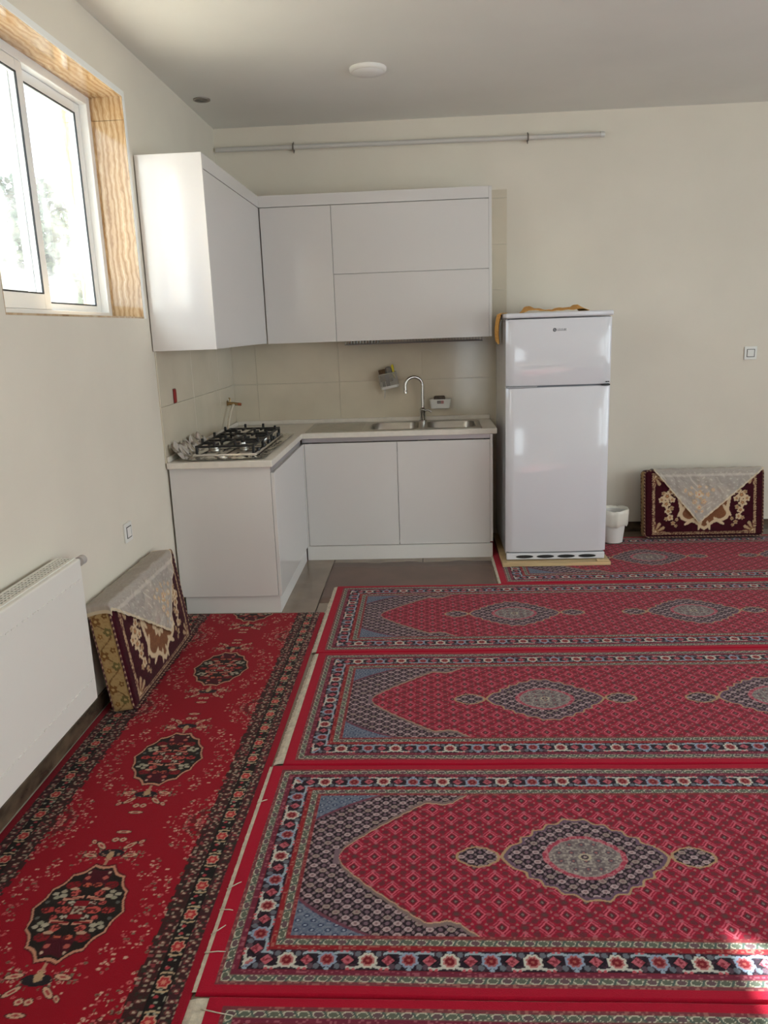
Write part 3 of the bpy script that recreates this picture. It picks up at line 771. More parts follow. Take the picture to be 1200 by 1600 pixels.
bm = B(); tube(bm, [(tx+.015, ty-.01, tz+.076), (tx+.04, ty-.025, tz+.080), (tx+.062, ty-.035, tz+.068)], [.009, .008, .006], 10)
obj('lever', bm, M_chrome, tp, smooth=50)

# ------------------------------------------------------------------ wall units
DU = 0.338; YU = -1.661; UB, UT = 1.456, 2.394; FZ = 2.322
wl = thing('wall_cabinet', (0.17, -1.0, UB), 'white gloss wall cabinet on the left wall with its bright end panel by the window', 'cabinet')
bx('carcass', 0.010, 0.318, -1.643, -0.345, UB+.002, FZ, M_carc, wl)
bx('end_panel', 0.006, DU, YU, -1.643, UB, UT, M_gloss, wl, .001)
bx('door', 0.320, DU, -1.642, -0.3415, UB+.002, FZ-.003, M_gloss, wl, .0012)
wm = thing('wall_cabinet', (0.58, -0.17, UB), 'white gloss wall cabinet with one tall door beside the corner', 'cabinet')
bx('carcass', 0.345, 0.8085, -0.318, -0.014, UB, FZ, M_carc, wm)
bx('door', 0.3425, 0.8085, -DU, -0.320, UB-.002, FZ-.003, M_gloss, wm, .0012)
wd = thing('wall_cabinet', (1.33, -0.17, UB), 'white gloss wall cabinet with two lift up flaps above the sink', 'cabinet')
bm = B(); box(bm, 0.812, 1.830, -0.318, -0.014, UB+.16, FZ); box(bm, 0.812, 0.830, -0.318, -0.014, UB, UB+.16); box(bm, 0.830, 1.830, -0.030, -0.014, UB, UB+.16); obj('carcass', bm, M_carc, wd)
bx('end_panel', 1.832, 1.850, -0.338, -0.014, UB, UT, M_gloss, wd, .001)
for z0, z1 in ((UB-.002, 1.887), (1.890, FZ-.003)): bx('flap', 0.811, 1.831, -DU, -0.320, z0, z1, M_gloss, wd, .0012)
cn = thing('cabinet_cornice', (0.9, -0.5, FZ), 'white fascia strip running along the top of the wall cabinets', 'fascia')
bx('fascia', 0.320, DU, -1.642, -0.3385, FZ+.001, UT, M_gloss, cn, .001)
bx('fascia', 0.320, 1.831, -DU, -0.320, FZ+.001, UT, M_gloss, cn, .001)
bm = B(); box(bm, 0.010, 0.318, -1.642, -0.014, UT-.018, UT); box(bm, 0.318, 1.831, -0.318, -0.014, UT-.018, UT)
obj('top_board', bm, M_carc, cn)
# dish rack hanging below the flap cabinet
dr = thing('dish_rack', (1.33, -0.17, UB-.03), 'wire dish rack with crockery showing under the flap cabinet', 'rack')
bm = B()
for y in (-0.30, -0.20, -0.06): tube(bm, [(0.86, y, UB-.026), (1.79, y, UB-.026)], .0035, 6)
for k in range(47): tube(bm, [(0.865+k*.02, -0.30, UB-.026), (0.865+k*.02, -0.30, UB-.002)], .0016, 5); tube(bm, [(0.865+k*.02, -0.30, UB-.026), (0.865+k*.02, -0.06, UB-.026)], .0016, 5)
obj('wire_frame', bm, mat('dull_wire', (150, 144, 138), .35, metal=.7), dr)
bx('drip_tray', 0.87, 1.78, -0.29, -0.07, UB-.024, UB-.022, mat('smoked_tray', (150, 142, 134), .25), dr)
for k, x in enumerate((0.90, 0.93, 0.96, 0.985, 1.02, 1.05, 1.08)):
    bm = lathe(B(), [(.004, -.004), (.045, -.003), (.076, .002), (.075, .006), (.04, .001), (.004, 0)], 20, (x, -0.215, UB+.058), axis='X')
    o = obj('plate', bm, M_white, None, smooth=40); tag(o, 'plate edge at the rack end nearest the tall door' if k < 0 else 'round plate standing edgewise in the dish rack under the flaps', 'plate', 'plates in the dish rack')

# ------------------------------------------------------------------ hob, foil, gas valve
hb = thing('gas_hob', (0.29, -1.09, ZC), 'gas hob with black cast iron grates wrapped in foil', 'hob')
HX0, HX1, HY0, HY1 = 0.110, 0.470, -1.500, -0.680
bm = B(); box(bm, HX0, HX1, HY0, HY1, ZC+.006, ZC+.022, .006); obj('hob_tray', bm, M_foil, hb, smooth=40)
def burner(cx, cy, r):
    b = obj('burner', lathe(B(), [(r, ZC+.022), (r, ZC+.030), (r*.8, ZC+.034), (r*.8, ZC+.042)], 24, (cx, cy, 0)), M_steel, hb, smooth=40)
    obj('burner_cap', lathe(B(), [(r*.72, ZC+.042), (r*.74, ZC+.046), (r*.7, ZC+.050), (0.002, ZC+.051)], 24, (cx, cy, 0)), M_black, b, smooth=40)
for cx, cy, r in ((.20, -1.36, .035), (.37, -1.36, .027), (.285, -1.09, .050), (.20, -.82, .027), (.37, -.82, .037)): burner(cx, cy, r)
def grate(y0, y1):
    bm = B(); x0, x1 = HX0+.022, HX1-.022; z = ZC+.066; b = .0068
    for x in (x0, x1): box(bm, x-b, x+b, y0, y1, z-.012, z-.001, .002, 1)
    for y in (y0, y1): box(bm, x0, x1, y-b, y+b, z-.012, z-.001, .002, 1)
    for x in (x0, x1):
        for y in (y0, y1): box(bm, x-.007, x+.007, y-.007, y+.007, ZC+.022, z, .002, 1)
    xm, ym = (x0+x1)/2, (y0+y1)/2
    ys_ = (ym,)
    for xs_, ctr in (((x0, x0+.07), x0+.10), ((x1-.07, x1), x1-.10)):
        box(bm, xs_[0], xs_[1], ym-b, ym+b, z-.011, z+.004, .002, 1)
    for x in (x0+.10, x1-.10):
        box(bm, x-b, x+b, y0, y0+.085, z-.011, z+.004, .002, 1); box(bm, x-b, x+b, y1-.085, y1, z-.011, z+.004, .002, 1)
    for (x, y) in ((x0+.10, y0), (x1-.10, y0), (x0+.10, y1), (x1-.10, y1), (x0, ym), (x1, ym)):
        box(bm, x-b, x+b, y-b, y+b, z-.01, z+.024, .002, 1)
    box(bm, xm-b, xm+b, y0, y1, z-.012, z-.002, .002, 1)
    return obj('grate', bm, M_black, hb)
for y0, y1 in ((-1.480, -1.230), (-1.220, -.965), (-.955, -.705)): grate(y0, y1)
for k in range(5):
    y = -1.40+k*.155
    obj('control_knob', lathe(B(), [(.012, ZC+.022), (.011, ZC+.036), (.008, ZC+.038)], 16, (HX1-.0125, y, 0)), M_black, hb, smooth=40)
# crumpled foil sheet under the hob, turned up at the wall
nx, ny = 90, 150
fxs = np.linspace(0.0, 1, nx); fys = np.linspace(0, 1, ny); FX, FY = np.meshgrid(fxs, fys, indexing='ij')
def vnoise(x, y, seed, n=22):
    rs = np.random.RandomState(seed); z = np.zeros_like(x)
    for k in range(n):
        a = rs.uniform(0, np.pi); f = rs.uniform(3, 16); z += np.abs(np.sin(f*(np.cos(a)*x*2+np.sin(a)*y*5)+rs.uniform(0, 6)))
    return z/n-.6
PX = .026+FX*.500; PY = -1.605+FY*1.02
cr = vnoise(FX, FY, 5)
left = np.clip((.17-FX)/.17, 0, 1)*(1-.85*np.clip((FY-.5)/.3, 0, 1))
frontedge = np.clip((.05-FY)/.05, 0, 1)
PZ = ZC+.0055+np.clip(cr, -.2, .4)*.030+left**1.2*(.062+.16*cr)
PZ = np.maximum(PZ, ZC+.0015)
PX = PX+left*.02*vnoise(FX, FY, 9)*2; PX = np.maximum(PX, .024)
PY = PY+.012*vnoise(FX*.7, FY*.2, 12)*(np.abs(FY-.5)*2)
under = (PX > HX0-.004) & (PX < HX1+.004) & (PY > HY0-.004) & (PY < HY1+.004)
PZ = np.where(under, ZC+.003, PZ)
fme = grid_mesh('foil_sheet', np.stack([PX, PY, PZ], -1))
fo = finish('foil_sheet', fme, M_foil, None, False, False); tag(fo, 'crumpled aluminium foil sheet spread under the gas hob', 'foil')
# gas valve with hose
gv = thing('gas_valve', (0.008, -0.245, 1.045), 'brass gas valve with orange tip in the tiled corner', 'valve')
bm = B(); tube(bm, [(.008, -.245, 1.055), (.050, -.245, 1.052), (.085, -.245, 1.048)], [.011, .012, .010], 10); lathe(bm, [(.019, .0075), (.019, .013)], 16, (0, -.245, 1.055), axis='X')
obj('valve_body', bm, M_brass, gv, smooth=40)
bm = B(); tube(bm, [(.083, -.245, 1.048), (.106, -.247, 1.045)], .010, 10); obj('valve_tip', bm, mat('orange_brown_cap', (168, 92, 60), .5), gv, smooth=40)
bm = B(); tube(bm, [(.028, -.245, 1.062), (.028, -.245, 1.088), (.020, -.245, 1.092)], [.005, .005, .004], 8); obj('valve_lever', bm, M_brass, gv, smooth=40)
hs = obj('gas_hose', tube(B(), [(.055, -.250, 1.046), (.052, -.275, 1.043), (.050, -.33, 1.01), (.050, -.40, .955), (.052, -.45, .90), (.056, -.48, ZC+.014), (.062, -.52, ZC+.012), (.072, -.565, ZC+.012)], .008, 10), mat('hose_cream', (224, 212, 190), .4), None, smooth=True)
tag(hs, 'cream rubber gas hose curving down from the brass valve to the hob', 'hose')
rd = thing('socket_box', (.009, -1.39, 1.168), 'small red plastic strip fixed on the tiled left wall above the hob', 'socket')
bx('red_strip', .008, .016, -1.412, -1.376, 1.170, 1.242, M_red, rd, .002)
bx('strip_rim', .0075, .011, -1.416, -1.372, 1.166, 1.246, mat('dark_red_plastic', (96, 16, 16), .5), rd, .001)

# ------------------------------------------------------------------ caddy and soap dish on the tiles
cdy = thing('cutlery_caddy', (1.135, -.05, 1.11), 'white plastic cutlery caddy hung askew on the tiles', 'caddy')
Mt = Matrix.Translation((1.135, -.012, 1.185)) @ Matrix.Rotation(R(-10), 4, 'Y')
def MB(bm): 
    for v in bm.verts: v.co = Mt @ v.co
    return bm
bm = B(); lp = []
for z, hx, hy in ((-.075, .060, .030), (-.070, .066, .034), (-.055, .068, .036), (-.055, .063, .031), (-.068, .060, .028)):
    lp.append([(p[0], p[1]-.040, z) for p in rrect(0, 0, hx, hy, .022, 5)])
obj('tray', MB(loft(bm, lp, cap0=True, cap1=True)), M_white, cdy, smooth=40)
M_lattice = mat('caddy_lattice_grey', (170, 162, 150), .4)
bm = B()
for k in range(15):
    x = -.062+k*.0088; tube(bm, [(x, -.074, -.058), (x, -.074, .030)], .0017, 5)
for k in range(11):
    z = -.05+k*.0078; tube(bm, [(-.064, -.074, z), (.064, -.074, z)], .0017, 5)
for s_ in (-1, 1):
    for k in range(4):
        y = -.066+k*.016; tube(bm, [(s_*.064, y, -.058), (s_*.064, y, .03)], .0017, 5)
    for k in range(6):
        z = -.05+k*.0155; tube(bm, [(s_*.064, -.074, z), (s_*.064, -.008, z)], .0017, 5)
tube(bm, [(-.064, -.074, .032), (.064, -.074, .032), (.064, -.008, .032), (-.064, -.008, .032)], .0032, 6, closed=True)
obj('lattice', MB(bm), M_lattice, cdy)
bx_ = box(B(), -.064, .064, -.006, -.001, -.06, .055, .003); obj('back_plate', MB(bx_), M_white, cdy)
def in_caddy(name, bm, m, label, cat): 
    o = obj(name, MB(bm), m, None, smooth=40); return tag(o, label, cat)
in_caddy('sponge', box(B(), -.058, -.012, -.064, -.030, -.02, .066, .004), mat('brown_sponge', (104, 76, 48), .9, var=.3, vscale=80, bump=.5, bscale=200), 'brown scourer sticking out of the wall caddy', 'sponge')
in_caddy('wrapped_packet', box(B(), -.006, .034, -.062, -.030, -.03, .078, .012), mat('grey_packet', (128, 118, 108), .5, var=.3, vscale=40), 'grey packet standing in the wall caddy', 'packet')
in_caddy('yellow_sponge', box(B(), .038, .054, -.058, -.022, -.01, .086, .006), mat('yellow_sponge', (206, 190, 50), .9), 'yellow sponge at the right of the wall caddy', 'sponge')
in_caddy('blue_packet', box(B(), -.020, .006, -.071, -.066, -.055, .03, .001), mat('navy_stripe', (52, 52, 84), .5), 'narrow navy blue packet behind the caddy lattice', 'packet')
kn = thing('kitchen_knife', tuple(Mt @ Vector((-.035, -.05, -.13))), 'knife with its blade tip hanging below the wall caddy', 'knife')
bm = B(); vs = [(-.030, -.05, -.074), (-.046, -.05, -.074), (-.0475, -.05, -.10), (-.058, -.05, -.142), (-.047, -.05, -.128)]
a_ = [bm.verts.new((p[0], p[1]-.0008, p[2])) for p in vs]; b_ = [bm.verts.new((p[0], p[1]+.0008, p[2])) for p in vs]
bm.faces.new(a_[::-1]); bm.faces.new(b_)
for i in range(5): bm.faces.new((a_[i], a_[(i+1) % 5], b_[(i+1) % 5], b_[i]))
obj('blade', MB(bm), M_steel, kn)
obj('knife_handle', MB(box(B(), -.046, -.030, -.055, -.045, -.074, -.02, .003)), M_black, kn)

sd_ = thing('soap_dish', (1.503, -.045, .955), 'white plastic soap dish stuck on the tiles beside the tap', 'soap dish')
bm = B(); lp = []
for z, hx, hy in ((.957, .060, .026), (.960, .066, .030), (1.018, .075, .034), (1.024, .077, .035), (1.024, .073, .031), (.966, .062, .026)):
    lp.append([(1.503+p[0], -.047+p[1], z) for p in rrect(0, 0, hx, hy, .012, 4)])
obj('dish', loft(bm, lp, cap0=True, cap1=True), M_white, sd_, smooth=40)
bm = B(); box(bm, 1.481, 1.5085, -.0845, -.0790, .995, 1.013); pl = obj('badge', bm, mat('badge_black', (28, 24, 24), .5), sd_)
pl['label'] = 'small black and red badge'
bm = B(); box(bm, 1.5085, 1.528, -.0845, -.0790, .995, 1.013); obj('badge_red', bm, mat('badge_red', (150, 34, 40), .5), sd_)
bm = B(); 
for x0, x1 in ((1.484, 1.490), (1.492, 1.497), (1.499, 1.504), (1.506, 1.513), (1.515, 1.520), (1.522, 1.526)): box(bm, x0, x1, -.0850, -.0840, 1.001, 1.007)
obj('badge_lettering', bm, mat('badge_letters', (214, 196, 190), .5), sd_)
sb_ = obj('scouring_pad', box(B(), 1.458, 1.540, -.068, -.026, .985, 1.046, .012, 3), mat('grey_brown_pad', (104, 88, 76), .95, var=.3, vscale=60, bump=.6, bscale=250), None, smooth=40)
tag(sb_, 'dark scouring pad lying in the white soap dish', 'sponge')

# ------------------------------------------------------------------ refrigerator
FX0, FX1, FYF, FYB = 1.895, 2.532, -0.815, -0.090; FB = 0.036
fr = thing('refrigerator', ((FX0+FX1)/2, -.45, FB), 'white two door refrigerator standing on a pale board', 'refrigerator')
bx('body', FX0+.004, FX1-.004, FYF+.062, FYB, FB+.03, 1.560, M_fridge, fr, .006)
def fdoor(name, z0, z1):
    bm = B(); n = 24; lp = []
    # convex front: sections along X lofted from left to right
    secs = []
    for i in range(n+1):
        t = i/n; x = FX0+(FX1-FX0)*t
        e = min(t, 1-t)*(FX1-FX0); rr = .016
        edge = rr-math.sqrt(max(0, rr*rr-(rr-min(e, rr))**2))
        bow = .010*(2*t-1)**2
        yf = FYF+edge+bow
        r = .010
        secs.append([(x, FYF+.058, z0), (x, yf+r, z0), (x, yf+.003, z0+.003), (x, yf, z0+r), (x, yf, z1-r), (x, yf+.003, z1-.003), (x, yf+r, z1), (x, FYF+.058, z1)])
    return obj(name, loft(B(), secs, cap0=True, cap1=True), M_fridge, fr, smooth=35)
d_low = fdoor('fridge_door', .090, 1.146)
d_up = fdoor('freezer_door', 1.154, 1.556)
bx('door_gasket', FX0+.012, FX1-.012, FYF+.02, FYF+.062, .085, 1.558, mat('gasket_grey', (110, 112, 118), .7), fr)
bm = B(); box(bm, FX0-.002, FX1+.004, FYF-.004, FYB, 1.562, 1.592, .010, 3); obj('top_cover', bm, M_fridge, fr, smooth=40)
bx('handle_lip', FX0+.004, FX0+.19, FYF-.002, FYF+.02, 1.1470, 1.1535, mat('handle_grey', (168, 168, 172), .4), d_up, .001)
bx('hinge', FX1-.055, FX1-.006, FYF-.002, FYF+.03, 1.146, 1.154, M_black, fr, .001)
bm = B(); box(bm, FX1-.034, FX1-.022, FYF-.0015, FYF+.004, 1.166, 1.171); box(bm, FX1-.019, FX1-.011, FYF+.001, FYF+.008, 1.166, 1.171); lg2 = obj('star_badge', bm, M_black, d_up)
# maker's mark: dark round emblem with a slash, small dark lettering, pale tail
cx = 2.186; zc = 1.487; yy = FYF+.0006
bm = B(); tube(bm, [(cx+.0085*math.cos(2*math.pi*k/18), yy, zc+.0085*math.sin(2*math.pi*k/18)) for k in range(18)], .0026, 6, closed=True)
tube(bm, [(cx-.009, yy, zc-.004), (cx+.009, yy, zc+.005)], .002, 6); obj('emblem', bm, M_black, d_up)
bm = B(); x = cx+.016
for k, pat in enumerate(('bl', 'bt', 'lb', 'tlb', 'bl', 'tr', 'lt')):
    if 'l' in pat or k % 2: box(bm, x, x+.0022, yy-.001, yy+.001, zc-.006, zc+.006)
    box(bm, x, x+.006, yy-.001, yy+.001, zc-.006, zc-.004)
    if 't' in pat: box(bm, x, x+.006, yy-.001, yy+.001, zc+.004, zc+.006)
    if 'r' in pat: box(bm, x+.004, x+.006, yy-.001, yy+.001, zc-.006, zc+.006)
    x += .0080
obj('lettering', bm, mat('logo_grey', (74, 72, 74), .4), d_up)
bx('logo_tail', x+.001, x+.009, yy-.001, yy+.001, zc-.006, zc+.007, mat('logo_silver', (225, 222, 222), .3), d_up)
# kick plate with four oval vents
kp = bx('kick_plate', FX0+.006, FX1-.004, FYF+.010, FYF+.06, FB+.004, .084, M_fridge, fr, .006)
for k in range(4):
    cx = FX0+.122+k*.133; lp = []
    for y, s in ((FYF+.0085, 1.0), (FYF+.0095, .93), (FYF+.020, .86)):
        lp.append([(cx+.060*s*math.cos(2*math.pi*i/28), y, .0605+.0115*s*math.sin(2*math.pi*i/28)) for i in range(28)])
    obj('vent', loft(B(), lp[:2], cap1=False), mat('vent_rim', (200, 198, 200), .3), kp)
    bm = B(); bm.faces.new([bm.verts.new((p[0], FYF+.0093, p[2])) for p in lp[1]]); obj('vent_opening', bm, M_dark, kp)
bx('foot', FX0+.03, FX0+.07, FYF+.05, FYF+.10, FB-.001, FB+.03, M_dark, fr); bx('foot', FX1-.07, FX1-.03, FYF+.05, FYF+.10, FB-.001, FB+.03, M_dark, fr)
for xx in (FX0+.03, FX1-.07): bx('foot', xx, xx+.04, FYB-.1, FYB-.05, FB-.001, FB+.03, M_dark, fr)
bd = thing('wooden_board', (2.215, -.5, .010), 'pale pine board under the refrigerator', 'board')
bx('plank', 1.872, 2.556, -.862, -.10, .0115, .0345, M_pine, bd, .002)
o = bx('wood_chip', 2.470, 2.545, -.856, -.820, .0346, .0440, M_pine, None, .003); tag(o, 'rounded pine chip on the board by the right front foot of the refrigerator', 'wood chip')
o = bx('wood_chip', 1.900, 1.960, -.856, -.820, .0346, .0395, M_pine, None, .002); tag(o, 'flat pine chip on the board by the left front foot of the refrigerator', 'wood chip')

# orange cloth on the refrigerator, one end hanging behind the left side
def cloth(name, P, label):
    me = grid_mesh(name, P); o = finish(name, me, M_cloth, None, True, False)
    md = o.modifiers.new('thickness', 'SOLIDIFY'); md.thickness = .003; md.offset = 1
    return tag(o, label, 'cloth', None)
n1, n2 = 60, 30
gx = np.linspace(0, 1, n1); gy = np.linspace(0, 1, n2); A, Bv = np.meshgrid(gx, gy, indexing='ij')
PXc = 2.02+A*.40+.02*(Bv-.5); PYc = -.72+Bv*.42
hump = .026*np.exp(-((A-.90)/.09)**2)+.020*np.exp(-((A-.10)/.10)**2)+.004*np.sin(A*40+Bv*3)+.012*np.sin(A*7)**2+.012
PZc = 1.5945+np.clip(hump, .001, 1)*np.clip(np.minimum(A, 1-A)*12, 0, 1)*np.clip(.35+Bv, 0, 1)
cloth('orange_cloth', np.stack([PXc, PYc, PZc], -1), 'orange woven cloth lying crumpled on top of the refrigerator')
PYs = -.60+A*.16; s = Bv*.20
PXs = np.where(s < .035, FX0+.030-s, FX0-.008-.018*np.sin((s-.03)*14)-.008*np.sin(A*14)*(s > .03)); PZs = np.where(s < .035, 1.5965, 1.5965-(s-.035)*1.05-.03*(1-A)*(s > .1)*(s-.1)*5)
cloth('orange_cloth', np.stack([PXs, PYs, PZs], -1), 'orange cloth end hanging down the left side of the refrigerator')

# ------------------------------------------------------------------ waste bin
bn = thing('waste_bin', (2.690, -.30, .010), 'small white pedal-less waste bin lined with a bag beside the refrigerator', 'bin')
bn['label'] = 'small white plastic waste bin lined with a bag beside the refrigerator'
cb = (2.695, -.31, 0)
obj('bucket', lathe(B(), [(.058, .0125), (.066, .016), (.092, .235), (.089, .235), (.062, .022)], 32, cb), M_white, bn, smooth=40)
bm = B(); rs = random.Random(4); rings = []
for r, z, w in ((.084, .17, .001), (.090, .225, .002), (.098, .252, .003), (.101, .250, .003), (.103, .225, .004), (.101, .19, .006), (.095, .15, .006), (.089, .135, .004)):
    rings.append([bm.verts.new((cb[0]+(r+rs.uniform(-w, w))*math.cos(2*math.pi*k/40), cb[1]+(r+rs.uniform(-w, w))*math.sin(2*math.pi*k/40), z+rs.uniform(-w, w)*1.2+.004*math.sin(k*.6))) for k in range(40)])
for A_, C_ in zip(rings[:-1], rings[1:]):
    for k in range(40): bm.faces.new((A_[k], A_[(k+1) % 40], C_[(k+1) % 40], C_[k]))
obj('bin_bag', bm, M_bag, bn, smooth=True)
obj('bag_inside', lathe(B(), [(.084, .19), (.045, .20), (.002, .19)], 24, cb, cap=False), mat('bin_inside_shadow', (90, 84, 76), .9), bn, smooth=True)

# ------------------------------------------------------------------ floor cushions with lace covers
CW, CH, CT_ = .82, .475, .105
def cushion_front(a, b):
    C = np.empty(a.shape+(3,)); C[:] = (58, 8, 20); ax = np.abs(a); sp = hashn(a, b, .006); sq = hashn(a, b, .014)
    mixc(C, sq > .8, (50, 6, 16))
    g1, g2, g3, br = (176, 146, 112), (206, 180, 146), (140, 104, 70), (120, 76, 50)
    # gold serrated frame
    dx, dy = .345-ax, .205-np.abs(b); d = np.minimum(dx, dy); s = np.where(dx < dy, b, a)
    fz = (d > -.014+.004*np.abs(np.sin(s*190))) & (d < .006); mixc(C, fz, g1); mixc(C, fz & (sp > .55), (110, 72, 58)); 
    mixc(C, (d > -.003) & (d < -.0005), (70, 30, 26))
    ins = d > .006
    # corner fans
    cx, cy = ax-.345, np.abs(b)-.205; th = np.arctan2(-cy, -cx); r = np.hypot(cx, cy)
    fan = ins & (r < .085*(.72+.28*np.abs(np.cos(6*th)))) ; mixc(C, fan, g1); mixc(C, fan & (np.abs(np.sin(6*th)) > .75), (96, 50, 40)); mixc(C, ins & (r < .035), g3); mixc(C, ins & (r < .022), g2)
    # flower sprays
    fl = [(.255, .055, .034), (.262, .0, .032), (.232, .085, .024), (.248, -.050, .026), (.292, .03, .024), (.22, .03, .022), (.235, -.095, .024), (.215, -.135, .016), (.262, -.105, .015), (.19, -.11, .013), (.28, .075, .015), (.225, -.03, .018), (.20, .065, .014), (.195, -.155, .012)]
    for X, Y, rr in fl:
        th = np.arctan2(b-Y, ax-X); r = np.hypot(ax-X, b-Y); k = .62+.38*np.abs(np.cos(2.5*th+X*40))
        mixc(C, ins & (r < rr*k), g2 if rr > .02 else g1); mixc(C, ins & (r < rr*k*.45), g3); mixc(C, ins & (r < rr*.18), (190, 130, 90))
    # centre medallion with scrolled outline
    th = np.arctan2(b*1.0, ax); q = (ax/.185)**1.7+(np.abs(b)/.165)**1.7; q = q*(1+.16*np.cos(6*th+.4))
    mixc(C, q < 1.12, (64, 16, 20)); mixc(C, q < 1.06, g2); mixc(C, q < .84, br); mixc(C, (q < .84) & (sp > .7), (132, 86, 54))
    r = np.hypot(ax, b*1.1); k = .75+.25*np.abs(np.cos(5*np.arctan2(b, ax)))
    mixc(C, r < .075*k, g2); mixc(C, r < .045*k, g3); mixc(C, r < .022, (200, 120, 96))
    for X, Y, lx, ly, an in ((.155, -.05, .012, .05, .6), (.10, -.125, .012, .045, 1.0), (.03, -.155, .010, .035, .3), (.16, .06, .012, .05, -.6)):
        ca, sa = np.cos(an), np.sin(an); u, v = (ax-X)*ca+(b-Y)*sa, -(ax-X)*sa+(b-Y)*ca
        mixc(C, (u/lx)**2+(v/ly)**2 < 1, g2)
    return C
def cushion_side(a, b):
    C = np.empty(a.shape+(3,)); C[:] = (176, 146, 98); sp = hashn(a, b, .008); mixc(C, sp > .75, (166, 134, 88))
    v = fold(b+.03*np.sin(a*60), .12); mixc(C, np.abs(a-.028*np.sin(b*45)) < .0035, (112, 82, 48))
    for oa, ob, r, c in ((.02, .02, .022, (124, 86, 46)), (-.02, -.03, .020, (112, 100, 60)), (.016, -.045, .012, (140, 100, 52)), (-.022, .04, .013, (120, 84, 44))):
        th = np.arctan2(fold(b-ob, .15), a-oa); rr = np.hypot(a-oa, fold(b-ob, .15)); k = .6+.4*np.abs(np.cos(2.5*th))
        mixc(C, rr < r*k, c); mixc(C, rr < r*.3, (186, 156, 104))
    return C
def rbox_face(n1, n2, hx, hy, hz, r, which):
    """grid on one face of a rounded box; returns points and face coords"""
    def dens(h, n): return np.linspace(-1, 1, n)*h
    if which in ('front', 'back'): A, Bq = np.meshgrid(dens(hx, n1), dens(hz, n2), indexing='ij'); s = -1 if which == 'front' else 1; P = np.stack([A, np.full_like(A, s*hy), Bq], -1)
    elif which in ('left', 'right'): A, Bq = np.meshgrid(dens(hy, n1), dens(hz, n2), indexing='ij'); s = -1 if which == 'left' else 1; P = np.stack([np.full_like(A, s*hx), A, Bq], -1)
    else: A, Bq = np.meshgrid(dens(hx, n1), dens(hy, n2), indexing='ij'); s = -1 if which == 'bottom' else 1; P = np.stack([A, Bq, np.full_like(A, s*hz)], -1)
    q = np.clip(P, [-hx+r, -hy+r, -hz+r], [hx-r, hy-r, hz-r]); dlt = P-q; nrm = np.linalg.norm(dlt, axis=-1, keepdims=True); nrm[nrm == 0] = 1
    return q+dlt/nrm*r, A, Bq
cush_cache = {}
def cushion(Mw, label):
    t = bpy.data.objects.new('floor_cushion', None); COL.objects.link(t); t.matrix_world = Mw; t.empty_display_size = .05
    tag(t, label, 'cushion', 'back cushions leaning on the walls')
    hx, hy, hz, r = CW/2, CT_/2, CH/2, .026
    if not cush_cache:
        for w, n1, n2 in (('front', 201, 121), ('back', 30, 20), ('left', 36, 121), ('right', 36, 121), ('top', 100, 24), ('bottom', 30, 10)):
            P, A, Bq = rbox_face(n1, n2, hx, hy, hz, r, w)
            if w == 'front':
                # slight plump bulge
                P[..., 1] -= .010*np.clip(1-(A/hx)**4, 0, 1)*np.clip(1-(Bq/hz)**4, 0, 1)
            C = cushion_front(A, Bq) if w == 'front' else (cushion_side(A, Bq) if w in ('left', 'right') else np.broadcast_to(np.array((66, 12, 22.)), A.shape+(3,)).copy())
            me = grid_mesh('cushion_'+w, P, C)
            if w in ('back', 'right', 'top'): me.flip_normals()
            me.materials.append(M_cush); me.polygons.foreach_set('use_smooth', [True]*len(me.polygons)); cush_cache[w] = me
        pts = [(p[0], -hy+.006, p[1]) for p in rrect(0, 0, hx-.002, hz-.002, .03, 6)]
        bm = B(); tube(bm, pts, .0042, 8, closed=True)
        pts2 = [(p[0], hy-.012, p[1]) for p in rrect(0, 0, hx-.002, hz-.002, .03, 6)]
        tube(bm, pts2, .0036, 6, closed=True)
        me = bpy.data.meshes.new('piping'); bm.to_mesh(me); bm.free(); cush_cache['piping'] = me
        pm = bpy.data.materials.new('twisted_piping'); pm.use_nodes = True; nt = pm.node_tree; b = nt.nodes['Principled BSDF']; b.inputs['Roughness'].default_value = .8
        tc = nt.nodes.new('ShaderNodeTexCoord'); w = nt.nodes.new('ShaderNodeTexWave'); w.inputs['Scale'].default_value = 26; w.bands_direction = 'DIAGONAL'
        nt.links.new(tc.outputs['Object'], w.inputs['Vector']); cr = nt.nodes.new('ShaderNodeValToRGB'); cr.color_ramp.interpolation = 'CONSTANT'
        cr.color_ramp.elements[0].color = L3((70, 18, 26)); cr.color_ramp.elements[1].color = L3((158, 126, 96)); cr.color_ramp.elements[1].position = .6
        nt.links.new(w.outputs['Fac'], cr.inputs['Fac']); nt.links.new(cr.outputs['Color'], b.inputs['Base Color']); me.materials.append(pm)
    names = {'front': 'front_panel', 'back': 'back_panel', 'left': 'side_panel', 'right': 'side_panel', 'top': 'top_panel', 'bottom': 'bottom_panel', 'piping': 'piping'}
    for w, me in cush_cache.items():
        o = bpy.data.objects.new(names[w], me); COL.objects.link(o); o.parent = t
    return t
